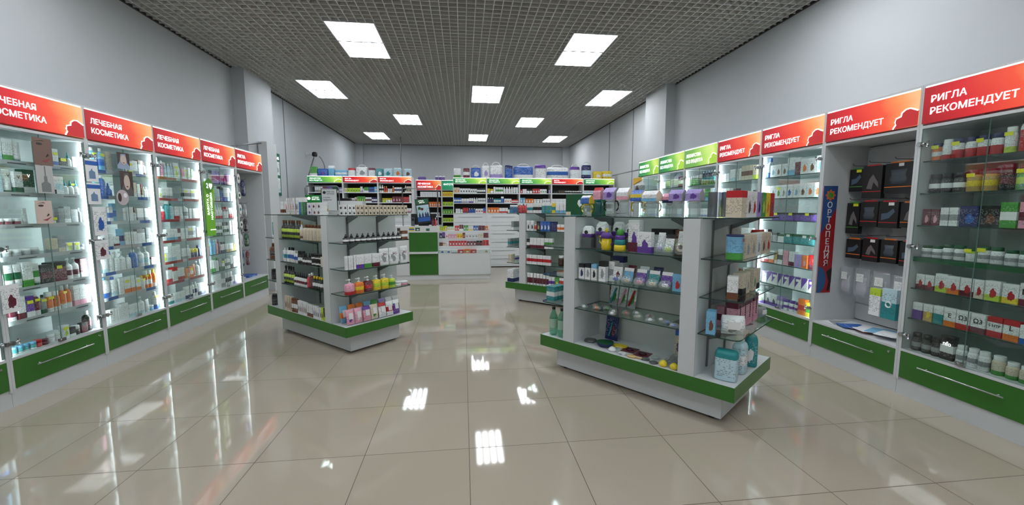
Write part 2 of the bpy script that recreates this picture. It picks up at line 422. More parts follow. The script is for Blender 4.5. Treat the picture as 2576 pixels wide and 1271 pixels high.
def part_mesh(name, spec, w, d, h, e, mat):
    key = (name, str(spec), round(w, 4), round(d, 4), round(h, 4), mat.name)
    if key in MESH: return MESH[key]
    b = MB()
    if spec == 'P':
        r = min(w, d) * .2
        b.loft([(h * .7, r, r), (h * .77, r, r)], 2, 12); b.loft([(h * .77, r * .35, r * .35), (h * .9, r * .35, r * .35)], 2, 8)
        b.loft([(h * .89, r * .8, r * .8), (h * .95, r * .9, r * .8), (h, r * .5, r * .5)], 2, 10); b.box(-r * 2.6, -r * .4, h * .92, 0, r * .4, h * .975)
    elif spec == 'H':
        b.tube([(-w * .3, 0, h * .8), (-w * .27, 0, h * .92), (-w * .12, 0, h), (w * .12, 0, h), (w * .27, 0, h * .92), (w * .3, 0, h * .8)], min(.008, w * .05), 8)
    elif spec == 'F':
        b.box(-w * .25, -d * .5 - .004, h * .35, w * .25, -d * .5 + .001, h * .75)
    else: b.loft([(z * h, r * w / 2, r * d / 2) for z, r in spec], e, 14)
    MESH[key] = b.mesh(name, [mat]); return MESH[key]
def body_mesh(kind, w, d, h, mat):
    nm, noun, cat, e, secs, parts, dr = K[kind]
    key = (kind, round(w, 4), round(d, 4), round(h, 4), mat.name)
    if key in MESH: return MESH[key]
    b = MB()
    if secs is None:
        i = min(w, d) * .06
        x, y = w / 2, d / 2
        b.add([(-x, -y, 0), (x, -y, 0), (x, y, 0), (-x, y, 0), (-x, -y, h - .001), (x, -y, h - .001), (x, y, h - .001), (-x, y, h - .001),
               (-x + i, -y + i * .3, h), (x - i, -y + i * .3, h), (x - i, y - i * .3, h), (-x + i, y - i * .3, h)],
              [(0, 3, 2, 1), (0, 1, 5, 4), (1, 2, 6, 5), (2, 3, 7, 6), (3, 0, 4, 7), (8, 9, 10, 11), (4, 5, 9, 8), (5, 6, 10, 9), (6, 7, 11, 10), (7, 4, 8, 11)])
    else:
        b.loft([(s[0] * h, s[1] * w / 2, (s[2] if len(s) > 2 else s[1]) * d / 2) for s in secs], e, 18)
    MESH[key] = b.mesh(nm, [mat]); return MESH[key]
ORD = ['', 'first', 'second', 'third', 'fourth', 'fifth', 'sixth', 'seventh', 'eighth', 'ninth', 'tenth', 'eleventh', 'twelfth', 'thirteenth', 'fourteenth', 'fifteenth', 'sixteenth', 'seventeenth',
       'eighteenth', 'nineteenth', 'twentieth', 'twenty-first', 'twenty-second', 'twenty-third', 'twenty-fourth', 'twenty-fifth', 'twenty-sixth', 'twenty-seventh', 'twenty-eighth', 'twenty-ninth', 'thirtieth']
def phrase(code):
    base = CNAME[code[0]]
    if code[0] == 'x': return 'clear' + (' ' + CNAME[code[1]] if len(code) > 1 else '')
    ext = None
    for p, c in zip(code[1:], code[2:]):
        if p in POS or p in '*/': ext = CNAME[c]; break
    return (base + '-and-' + ext).replace(' ', '-') if ext and ext != base else base
USED = {}
def product(kind, code, w, h, d, loc, rz, label, group, cap=None, ptag=None, named=None, cat=None, rx=0.0):
    nm, noun, kcat, e, secs, parts, dr = K[kind]
    mat = pack(code)
    if kind in ('carton', 'flat') and not named: named = CART
    o = link(named or nm, body_mesh(kind, w, d, h, mat), None, loc, rz, rx)
    if label in USED: USED[label] += 1; print('DUPLABEL', label)
    USED[label] = 1
    tag(o, label, cat or kcat, group)
    for pn, spec in parts:
        pm = pack(code[0] + '~') if code[0] != 'x' else plain('white_cap', srgb(225, 225, 225), .4)
        if cap: pm = plain(CNAME[cap].replace(' ', '_') + '_plastic', srgb(*COL[cap]), .4)
        if pn == 'label': pm = pack({'k': 'h=k', 'w': 'e_n', 'n': 'w=g'}.get(code[0], 'w'))
        elif not cap and pn in ('cap', 'lid', 'pump', 'dropper'): pm = plain('white_cap', srgb(225, 225, 225), .4)
        elif pn == 'handle': pm = plain('white_cap', srgb(225, 225, 225), .4)
        elif pn == 'flap': pm = plain('white_cap', srgb(225, 225, 225), .4)
        link(pn, part_mesh(pn, spec, w, d, h, e if e else 2, pm), o)
    if ptag:
        tw = min(.045, w * .75)
        key = ('tag', round(tw, 4), round(d, 4), round(h, 4), ptag)
        if key not in MESH:
            b = MB(); b.box(-tw / 2, -d / 2 - .0025, h * .66, tw / 2, -d / 2 - .0015, h * .66 + tw * .55)
            MESH[key] = b.mesh('price_tag', [YTAG if ptag == '!' else WTAG])
        link('price_tag', MESH[key], o)
    return o
def shelf(spec, base, rz, x0, x1, z, where, group, y=.06, gap=.004, count=0, fit=0, hs=1.0):
    """lay a shelf string from x0 to x1 in the frame (base, rz); front faces on the line y"""
    T = frame_xy(base, rz); x = x0; n = count; ws = 1.0
    if fit:
        tot = 0
        for it in spec.split(';'):
            it = it.split()
            if it: tot += float(it[1]) if it[0] == '_' else int(it[2]) * (float(it[3]) + gap)
        ws = min(1.4, max(.8, (x1 - x0 - .004) / tot))
    for it in spec.split(';'):
        it = it.split()
        if not it: continue
        if it[0] == '_': x += float(it[1]) * ws; continue
        kind, code, num, w, h = it[0], it[1], int(it[2]), round((float(it[3]) + gap) * ws - gap, 4), float(it[4]) * hs
        st = 1
        if '*' in kind: kind, st = kind.split('*'); st = int(st)
        d = float(it[5]) if len(it) > 5 else max(.02, round(w * K[kind][6], 3))
        ptag = None
        if code[-1] in "!'": ptag = code[-1]; code = code[:-1]
        cap = None
        if ',' in code: code, cap = code.split(',')
        noun = K[kind][1]
        for k in range(num):
            if x + w > x1 + .006: return n
            n += 1
            for s in range(st):
                dy = random.uniform(-.004, .006)
                a = random.uniform(-.05, .05) if K[kind][4] is None else random.uniform(-.15, .15)
                if w > .08: a *= .3
                pos = 'lower ' if (st > 1 and s == 0) else ('upper ' if st > 1 else '')
                if st > 2: pos = ['bottom ', 'middle ', 'top '][min(s, 2)] if st == 3 else ORD[s + 1] + '-tier '
                lab = f"{pos}{phrase(code)} {noun}, {ORD[n]} from the left, {where}"
                tg = ptag if (ptag and (k % 2 == 0) and s == st - 1) else None
                product(kind, code, w - .002, h, d, T(x + w / 2, y + d / 2 + dy + .004, z + s * (h + .0008)), rz + (a * .4 if st > 1 else a), lab, group, cap, tg)
            x += w + gap
    return n

# ------------------------------------------------------------------ header signs
def header(parent, w, h, z, kind, body, y=-.004, size=.075, tx=.07, single=False):
    """backlit printed header: box, print, lettering and petal motif"""
    s = obj('header_sign', MB().box(.012, y, z + .012, w - .012, y + .012, z + h - .012), sign_mat(kind), parent)
    tx = tx * w
    lines = body.split('\n')
    for i, ln in enumerate(lines):
        text(ln, size, s, (tx, y - .002, z + h * (.5 if single else (.555 - i * .30))), LETTER, bold=size * .012, sx=1.0 if h > .2 else 1.1)
    if not single:
        P = [(.775, .0), (.80, .12), (.79, .2), (.80, .3), (.845, .34), (.85, .44), (.885, .52), (.925, .53), (.965, .47)]
        q = [(.012 + (w - .024) * a, z + .012 + (h - .024) * b) for a, b in P]
        b = MB(); b.prism(q + [((w - .013), q[-1][1] - .01), (w - .013, z + .013), (q[0][0], z + .013)][0:2], y - .0012, y - .0004)
        obj('petal_motif', b, PETALG if kind != 'red' else PETAL, s)
        b = MB(); b.tube([(a, y - .002, c) for a, c in q] + [(w - .016, y - .002, q[-1][1] - .012)], .0045 * (h / .3) ** .5 * 1.2, 6)
        obj('petal_outline', b, LETTER, s)
    return s

# ------------------------------------------------------------------ wall showcases
SZ = [1.76, 1.53, 1.297, 1.065, .83, .60]
SN = ['top shelf', 'second shelf', 'third shelf', 'fourth shelf', 'fifth shelf', 'sixth shelf', 'bottom shelf']
HANDLE = plain('brushed_handle', srgb(205, 207, 208), .25, .7)
def hinge(parent, x, z, s=1):
    b = MB(); b.tube([(x, -.022, z), (x, .012, z)], .016, 12).tube([(x + s * .012, -.008, z), (x + s * .045, -.008, z)], .009, 8)
    b.tube([(x + s * .05, -.008, z - .022), (x + s * .05, -.008, z + .022)], .008, 8)
    obj('hinge', b, CHROME, parent)
def showcase(label, loc, rz, W, D, sign, words, strip=None, doors=True, led=True, front=True, size=.064, shelves=SZ, cat='display cabinet'):
    """tall wall cabinet: plinth, drawer, glass shelves, doors, backlit header"""
    W -= .0015
    t = thing('display_cabinet', label, cat, loc, rz, 'white and green wall cabinets with lit headers')
    p = .018
    b = MB(); b.box(0, .012, .0, W, D, .115); obj('plinth', b, WHITE, t)
    b = MB(); b.box(0, 0, .115, p, D, 2.30).box(W - p, 0, .115, W, D, 2.30).box(p, .012, .115, W - p, D, .133).box(p, 0, .342, W - p, D, .36).box(p, 0, 1.99, W - p, D, 2.01).box(p, 0, 2.285, W - p, D, 2.30)
    b.box(p, D - .012, .36, W - p, D, 1.99); obj('carcass', b, WHITE, t)
    dr = obj('drawer', MB().box(p + .003, .001, .137, W - p - .003, .019, .339), GREEN, t)
    b = MB(); b.tube([(W * .2, -.028, .262), (W * .8, -.028, .262)], .005, 8).tube([(W * .25, 0, .262), (W * .25, -.028, .262)], .004, 6).tube([(W * .75, 0, .262), (W * .75, -.028, .262)], .004, 6)
    obj('handle', b, HANDLE, dr)
    obj('lock', MB().tube([(W * .92, .002, .305), (W * .92, -.006, .305)], .009, 12), CHROME, dr)
    for i, z in enumerate(shelves):
        g = obj('glass_shelf', MB().box(p + .002, .03, z - .008, W - p - .002, D - .014, z, 0, 1), [SHELFG, GEDGE], t)
        if strip:
            b = MB(); b.box(p + .004, .0265, z - .018, W - p - .004, .0295, z + .014); obj('price_rail', b, STRIPA, g)
            if strip in 'rb':
                m = {'r': STRIPR, 'b': STRIPB}[strip]
                for u0, u1 in ([(.04, .44), (.56, .96)] if strip == 'r' else [(.12, .26), (.7, .86)]):
                    obj('price_label', MB().box(W * u0, .0245, z - .016, W * u1, .0262, z + .012), m, g)
            elif strip == 'a':
                for u0, u1 in ((.22, .38), (.72, .86)): obj('price_label', MB().box(W * u0, .0245, z - .010, W * u1, .0262, z - .004), plain('dark_print', srgb(60, 62, 70), .5), g)
    if doors:
        for k in (0, 1):
            x0, x1 = (p + .001, W / 2 - .0015) if k == 0 else (W / 2 + .0015, W - p - .001)
            d = obj('glass_door', MB().box(x0, .004, .364, x1, .009, 1.986, 0, 1, (0, 1, 3, 5)), [GLASS, plain('door_edge', srgb(120, 150, 142), .2)], t)
            for z in (.47, 1.14, 1.88): hinge(d, .019 if k == 0 else W - .019, z, 1 if k == 0 else -1)
            if k == 0: obj('door_lock', MB().box(W / 2 - .035, -.012, .368, W / 2 + .02, .003, .392).tube([(W / 2 - .02, -.012, .38), (W / 2 - .02, -.024, .38)], .009, 10), CHROME, d)
    if led:
        for x in (p + .0005, W - p - .0165):
            l = obj('led_profile', MB().box(x, .0105, .365, x + .016, .0135, 1.985), ALU, t); obj('led_strip', MB().box(x + .001, .0136, .37, x + .015, .0146, 1.98), LED, l)
    header(t, W, .275, 2.012, sign, words, size=size)
    obj('light_edge', MB().box(p, -.002, 2.272, W - p, .004, 2.284), SIGNEDGE, t)
    return t
DL = .415
LX = -3.212
LB = [2.45, 3.25, 4.05, 4.85, 5.645, 6.435, 7.225]
LNAME = ['display cabinet at the near edge of the cosmetics wall, mostly cut off', 'nearest full cosmetics cabinet, with face posters and grey price rails', 'second cosmetics cabinet, with blue and grey price labels',
         'third cosmetics cabinet, with dark red price rails', 'fourth cosmetics cabinet, beside the green hanging banner', 'open end cabinet of the cosmetics wall with hanging packs']
COS = 'ЛЕЧЕБНАЯ\nКОСМЕТИКА'; REC = 'РИГЛА\nРЕКОМЕНДУЕТ'; LEK = 'ЛЕКАРСТВА\nБЕЗ РЕЦЕПТА'
for i in range(6):
    W = LB[i + 1] - LB[i]
    showcase(LNAME[i], (LX, LB[i], 0), PI / 2, W, DL, 'red', COS if i < 5 else REC, strip=[None, 'a', 'b', 'r', None, None][i], doors=i < 5, led=i < 5, shelves=SZ if i < 5 else [])
RX_ = 3.30; DR = .50
RB = [1.91, 2.73, 3.54, 4.365, 5.17, 5.99, 6.81, 7.63]
RNAME = ['nearest vitamin cabinet, cut off by the picture edge', 'open orthopaedic cabinet with black hanging packs', 'vitamin cabinet beside the orthopaedic banner', 'third glazed cabinet of the vitamin wall',
         'glazed cabinet under the pale green header', 'glazed cabinet under the dark green header', 'end cabinet of vitamin wall with yellow-topped bag']
RS = ['red', 'red', 'red', 'red', 'olive', 'green', 'green']
for i in range(7):
    W = RB[i + 1] - RB[i]
    showcase(RNAME[i], (RX_, RB[i + 1], 0), -PI / 2, W, DR, RS[i], REC if i < 4 else LEK, doors=i != 1, led=i > 1, shelves=SZ if i != 1 else [])

CART = 'cosmetics_carton'
# products of the cosmetics wall; strings run left to right as one faces the cabinet
def wall_goods(rows, base, rz, W, cab, group, deep=0):
    for i, r in enumerate(rows):
        if not r: continue
        z = (SZ + [.36])[i]
        shelf(r, base, rz, .035, W - .035, z + .001, f'{SN[i]} of {cab}', group + ', ' + SN[i], y=.045, fit=1, hs=1.1 if rz > 0 else 1.06)
C0 = ['', '', '', '', 'jar w,b 2 .06 .05;_ .3;_ .3', '_ .5;carton w_b 2 .07 .13;shampoo c 1 .06 .16', '_ .45;shampoo c,w 2 .06 .15;carton w^b 2 .07 .1']
C1 = ['carton w 1 .05 .1;carton w_s! 1 .09 .18;carton w_g 1 .07 .15;tube w,t 1 .05 .14;_ .13;carton w_b! 3 .05 .13;carton k! 1 .07 .07;drop w,t 1 .04 .12;carton w 1 .04 .09',
      'shampoo w 1 .06 .17;shampoo s,t 1 .06 .19;tube w,G 1 .055 .16;carton w_G 1 .06 .15;carton G_w 1 .08 .17;_ .11;carton w_k 1 .05 .14;carton w=s 1 .06 .14;drop w,t 1 .04 .12;drop w,t! 2 .04 .12',
      'carton w 1 .05 .1;jar m,w 3 .055 .05;_ .0;tube w 1 .04 .12;_ .16;jar w,a! 1 .05 .05;carton a 1 .05 .12;carton a_w 1 .06 .13;carton a 1 .06 .11;bottle a,w 1 .035 .12',
      'jar a,w 5 .06 .055;_ .06;carton e_a 1 .06 .11;carton a_e 1 .06 .13;carton w*h! 1 .06 .07;carton w*h! 1 .05 .07;jar w,a 1 .05 .05',
      'shampoo w_t,w 1 .06 .16;tube w=G,w 1 .055 .17;tube w=G,w 1 .055 .17;carton w_g 1 .07 .18;tube w=g,G 1 .05 .16;carton k=m 1 .09 .14;carton m^k! 1 .12 .15;pump w=m,w 2 .055 .17;carton m_w 1 .07 .15',
      'pump w=m,w! 2 .055 .15;carton w_m 1 .055 .16;carton p_w! 1 .06 .15;shampoo m_w,w! 1 .05 .16;shampoo a_G,k! 1 .05 .14;suppl o_w,w! 2 .055 .15;bottle o_w,w! 2 .05 .18;carton w_i 2 .055 .16;carton i 1 .05 .15',
      'jar t,k 1 .04 .03;jar t_w,c 4 .045 .05;jar r,r 1 .05 .05;jar m,m 1 .05 .04;jar w,w 2 .05 .06;carton w*h! 1 .06 .1;carton k_w 1 .055 .07;jar k,w 1 .055 .07;carton m^k 1 .06 .08;bottle k=m,w 1 .065 .16']
C2 = ['tube w,w 1 .05 .17;shampoo c,w! 1 .07 .19;shampoo c=b,w! 1 .06 .19;carton e 1 .05 .17;_ .12;bottle w,a 1 .04 .12;carton w_h! 1 .05 .12;carton w_a 1 .06 .13;carton w^n 1 .06 .14;bottle w_n,n 1 .04 .13',
      'bottle w,w 1 .05 .2;shampoo t,w 1 .07 .17;shampoo b,w 1 .07 .18;_ .01;drop b,b 1 .05 .12;_ .11;tube w,w 1 .05 .15;carton e_w 2 .05 .14;carton w 1 .04 .13;bottle n_w,r 1 .03 .13;bottle w,w 2 .035 .11',
      'carton w 4 .05 .13;carton w=b 1 .055 .13;carton c=b 1 .055 .16;_ .09;tube w,w 1 .04 .12;carton w 2 .05 .13;drop w,k 1 .035 .13;carton w_a 3 .055 .12;carton w 1 .05 .13',
      'carton w 2 .05 .1;carton w^w 2 .05 .11;carton w_m 1 .06 .09;carton c=B 1 .05 .15;_ .01;carton w 3 .045 .12;carton w^a 2 .055 .14;carton a_w 1 .055 .15;bottle w,w 1 .04 .14',
      'shampoo s,w 1 .06 .13;shampoo w_s,b 1 .06 .15;shampoo w,b 1 .055 .18;pump w,w 2 .06 .17;shampoo w,w 1 .05 .13;shampoo b,w 1 .075 .17;_ .005;pump w=s,w 2 .065 .19;carton w^m 1 .05 .08',
      'stick b,b 1 .035 .15;shampoo w_b,c 1 .1 .18;shampoo w_s,b 1 .07 .17;carton w 1 .05 .15;carton w_o! 2 .07 .15;carton w_o! 1 .06 .12;bottle w,y! 1 .05 .13;suppl o=w,w! 2 .05 .17;bottle o_w,y 1 .045 .17',
      'carton w 5 .035 .12;carton w 1 .07 .14;carton w_s 2 .055 .11;_ .01;pump w_s,w 1 .055 .16;tube w,w 1 .05 .12;jar c,w 1 .05 .05;bottle w_b,w! 1 .05 .17']
C3 = ['bottle w,w 2 .06 .2;shampoo i,w 1 .05 .17;shampoo s,w 3 .045 .15;carton w*h! 1 .07 .17;bottle w,w 1 .05 .17;carton i_w 1 .05 .12;carton w*h! 2 .05 .14;carton g_w 1 .05 .13;carton i=r 1 .05 .11',
      'carton w*h! 2 .05 .11;carton w_a 3 .05 .12;_ .2;carton w=k! 3 .06 .12;carton w=a! 1 .06 .12',
      'shampoo t,t 1 .06 .19;shampoo r^w,w 1 .05 .14;shampoo t,w 1 .06 .19;shampoo s,t 1 .05 .17;carton w_r 1 .06 .14;_ .01;tube w,w 1 .05 .14;pump w=a,w 1 .07 .19;carton w 3 .045 .12',
      'carton w 2 .045 .09;carton w_c 3 .05 .12;carton m=w 1 .05 .12;carton w 2 .05 .12;carton w=a! 2 .06 .14;_ .02;carton w*g 1 .05 .12',
      'carton w*h! 1 .1 .1;carton w_s 2 .06 .16;carton w 1 .06 .17;_ .02;carton w_a 2 .045 .12;bottle w,w 1 .05 .15;jar B,y! 2 .06 .1;bottle B,B 1 .05 .13',
      'carton w_r 2 .07 .13;carton w^r 1 .07 .15;carton w_r 2 .05 .13;_ .01;carton o*w 1 .07 .11;carton o=w! 1 .06 .12;tube o,w 1 .045 .14;pump w,w 1 .055 .17;bottle w,w 1 .05 .18',
      'carton w_r 1 .05 .12;carton w_t 2 .05 .1;carton w_s 4 .045 .1;_ .01;carton w_B 2 .06 .13;shampoo w=B,w 2 .05 .16;carton w_B 2 .06 .13']
C4 = ['carton a 1 .05 .16;carton a_w 2 .06 .15;carton a^k 1 .055 .15;carton l=p 3 .045 .15;shampoo p,k 1 .045 .15;jar p,p 2 .055 .08;carton p_i 2 .055 .13',
      '_ .14;carton w^y 1 .04 .17;shampoo h,w! 1 .07 .17;shampoo s,w 1 .06 .18;tube w,w 1 .04 .15;carton b^k 1 .055 .18;carton w_b 2 .06 .17;bottle w,w 1 .05 .16',
      '_ .18;bottle w^r,w 1 .045 .14;spray_ w 0 .1 .1;drop w_r,w 3 .045 .17;bottle w^m,r 2 .045 .14;tube w_r,r 2 .04 .13',
      '_ .2;stick G=w,w 4 .04 .16;stick w=G,k 3 .045 .16;carton w 2 .05 .18',
      '_ .05;shampoo o,y! 1 .05 .16;shampoo c,c 2 .055 .17;bottle i,w 1 .045 .17;shampoo m,p 1 .05 .17;bottle w_B,k 3 .04 .13;carton w_d 3 .05 .1;jar y,y 1 .05 .08',
      '_ .03;carton w_g 3 .05 .14;bottle w,g 2 .04 .16;carton a_G 1 .06 .15;carton G=w! 1 .07 .13;carton w=k 2 .06 .12;carton w_k 1 .06 .16;carton a_w 2 .05 .14',
      '_ .01;carton w^k 1 .04 .17;carton w 5 .045 .18;carton a=w 2 .045 .17;carton w=k 4 .04 .17;carton w_l 3 .045 .11']
for rows, i, cab in ((C0, 0, 'partly cut-off cosmetics cabinet'), (C1, 1, 'nearest full cosmetics cabinet'), (C2, 2, 'blue-labelled cosmetics cabinet'), (C3, 3, 'red-railed cosmetics cabinet'), (C4, 4, 'bannered cosmetics cabinet')):
    rows = [r.replace('spray_ w 0 .1 .1;', '') for r in rows]
    wall_goods(rows, (LX, LB[i], 0), PI / 2, LB[i + 1] - LB[i], cab, 'goods in the ' + cab)

R0 = ['suppl o=w,B! 1 .075 .115;suppl w_r,w 1 .075 .13;suppl w|r,B! 3 .08 .125;suppl w|r,B 1 .08 .125;suppl w_h,w! 1 .07 .15;suppl r^w,k 1 .11 .21;suppl w|r,B! 1 .11 .16;suppl w_r,B 1 .1 .14',
      'suppl k=w,k 3 .072 .125;suppl d=y,m! 2 .08 .135;suppl k=m,m 1 .08 .155;suppl g=h,m! 1 .08 .145;suppl l,m 1 .085 .15;suppl a=w,m 1 .08 .14',
      'vit m*i 2 .055 .11;vit w=a 2 .055 .12;vit B*b 1 .11 .13;vit k*n 1 .11 .13;vit g=w 1 .085 .15;vit i=m 1 .09 .15;vit c=b 1 .06 .16;vit w_b 1 .06 .15',
      'suppl w=a,G 2 .065 .08;suppl w=a,G 2 .065 .095;suppl w^h,G! 1 .06 .085;suppl w=a,G! 2 .065 .1;suppl w=a,G 4 .065 .09',
      'vit w_m*r 2 .06 .1;vit w_h*r 1 .075 .12;vit w_o*r 1 .075 .115;vit w_m*r 1 .075 .115;vit w_e*r 1 .055 .115;vit w_h*r 1 .08 .12;vit w_y*r 1 .08 .115;vit w_m 1 .085 .13;vit w_m*i 1 .075 .12',
      'vit w|p 1 .065 .115;vit w|d*y 1 .065 .115;vit w|t 1 .065 .12;vit w_o^w 1 .075 .12;vit w_r^w 1 .08 .12;vit w_m^w 1 .08 .12;vit w_r^r 1 .08 .12;vit w_o^r 1 .08 .12;vit w_b^w 1 .075 .11;vit w_n 1 .06 .11',
      'suppl k=a,k 3 .072 .125;vit k=w 1 .095 .16;suppl w=a,w 3 .07 .12;suppl e_g,w 1 .08 .115;suppl e_g,w 2 .075 .1;suppl k,w 1 .07 .1']
R2 = ['bottle s_b,b 1 .055 .2;vit w*c 1 .07 .12;vit w*n 2 .06 .12;vit w_c 1 .09 .17;vit m^w 1 .05 .16;vit w*o 1 .08 .14;vit w*n 1 .08 .14;vit w*c 1 .07 .15',
      'vit w*a 1 .07 .13;vit w*a 1 .065 .13;vit w*g! 1 .065 .13;vit w*a 1 .06 .13;vit w*b 1 .075 .13;vit w*c 1 .07 .13;vit w*n 1 .075 .13;vit w*o 2 .075 .13',
      "_ .12;vit p^k! 6 .085 .075",
      "carton k_a 1 .07 .12;vit a^k' 2 .055 .09;vit w^G 1 .08 .08;vit t^G' 4 .085 .09",
      'vit w_r 2 .05 .1;vit w_o 1 .07 .12;vit d_w 1 .035 .12;vit w=k 1 .065 .15;vit i=i 1 .07 .14;vit w_m 1 .07 .14;vit l=l 1 .08 .12;vit o*i 1 .06 .12;vit r_m 1 .09 .13',
      "_ .03;vit w/p' 9 .074 .12",
      'vit w_p*g 1 .09 .12;vit w_p*k 2 .08 .12;vit l=w 1 .07 .12;suppl w=p,p 3 .06 .1;vit o=r 1 .08 .15;vit y=g 1 .08 .13']
R3 = ['carton w_a 1 .04 .09;carton w 2 .045 .1;carton w_s 2 .045 .14;bottle w,w 1 .04 .14;_ .01;tube w,w 1 .04 .14;carton e=n 3 .055 .16;carton e_h 2 .055 .15',
      'carton w=p 4 .05 .14;carton m_w 1 .07 .13;_ .02;jar w,g 1 .08 .08;carton w_B 1 .1 .07;jar w,k 2 .06 .1',
      'carton y_w 1 .05 .13;carton w*y 3 .06 .13;bottle w,b 2 .05 .15;carton w_g 4 .06 .12',
      'carton l_w 3 .05 .12;carton w_a 2 .06 .12;jar w,k 2 .05 .07;carton w_i 4 .06 .12',
      'carton w_y 3 .06 .12;carton h_w 2 .06 .12;jar w,o 2 .06 .08;carton w_b 4 .06 .13',
      'carton w*g 3 .06 .13;carton y*r 3 .06 .12;jar y,n 2 .06 .08;carton w*o 3 .07 .11',
      'carton w_b 4 .06 .12;carton w_p 4 .06 .12;bottle w,w 2 .05 .14']
R4 = ['carton w 1 .045 .11;stick g,w 4 .042 .13;jar k,w 1 .06 .14;shampoo k=t,w 6 .055 .17',
      '_ .1;carton w_a 2 .07 .08;carton w_n 4 .045 .16;carton g_c 2 .06 .15;carton w*h 1 .07 .16;carton c=b 1 .07 .15', 'carton w_g 4 .06 .12;carton w_b 5 .06 .12',
      'carton w_r 5 .06 .12;bottle w,g 4 .05 .14', 'carton w 5 .06 .12;carton w_y 5 .06 .1', '', '']
R5 = ['carton w 2 .05 .1;carton h_g 2 .045 .11;carton w 1 .05 .12;shampoo w,w 1 .13 .21;carton m=w 3 .05 .15', 'carton w_g 4 .06 .12;carton w_b 4 .06 .12', 'carton w_g 4 .06 .12;carton w_b 4 .06 .12', '', '', '', '']
R6 = ['', '_ .1;carton w_g 3 .06 .12;carton w_b 4 .06 .12', 'carton w_g 4 .06 .12;carton w_b 4 .06 .12', '', '', '', '']
CART = 'health_carton'
for rows, i, cab in ((R0, 0, 'nearest vitamin cabinet'), (R2, 2, 'cabinet beside the orthopaedic banner'), (R3, 3, 'third glazed vitamin cabinet'), (R4, 4, 'pale green headed cabinet'),
                     (R5, 5, 'dark green headed cabinet'), (R6, 6, 'end vitamin cabinet')):
    wall_goods(rows, (RX_, RB[i + 1], 0), -PI / 2, RB[i + 1] - RB[i], cab, 'goods in the ' + cab)

CART = 'product_carton'
# ------------------------------------------------------------------ island gondolas
ISL = {'R': (1.488, 3.195, -.909), 'L': (-1.427, 4.826, -.752), 'M': (1.507, 6.098, -.732)}
IZ = [1.362, 1.10, .848, .605]       # glass shelf tops
def rounded(x0, y0, x1, y1, r, corners, n=5):
    P = []
    for (cx, cy, a0, on) in ((x1 - r, y0 + r, -90, corners[0]), (x1 - r, y1 - r, 0, corners[1]), (x0 + r, y1 - r, 90, corners[2]), (x0 + r, y0 + r, 180, corners[3])):
        if on: P += [(cx + r * math.cos(R(a0 + 90 * i / n)), cy + r * math.sin(R(a0 + 90 * i / n))) for i in range(n + 1)]
        else:
            sx = x1 if cx > (x0 + x1) / 2 else x0; sy = y1 if cy > (y0 + y1) / 2 else y0; P.append((sx, sy))
    return P
def slab(P, z0, z1):
    b = MB(); n = len(P)
    b.v = [(x, y, z0) for x, y in P] + [(x, y, z1) for x, y in P]
    b.f = [list(range(n))[::-1], [n + i for i in range(n)]] + [[i, (i + 1) % n, n + (i + 1) % n, n + i] for i in range(n)]
    b.m = [0, 0] + [1] * n; b.sm = [False] * (n + 2)
    return b
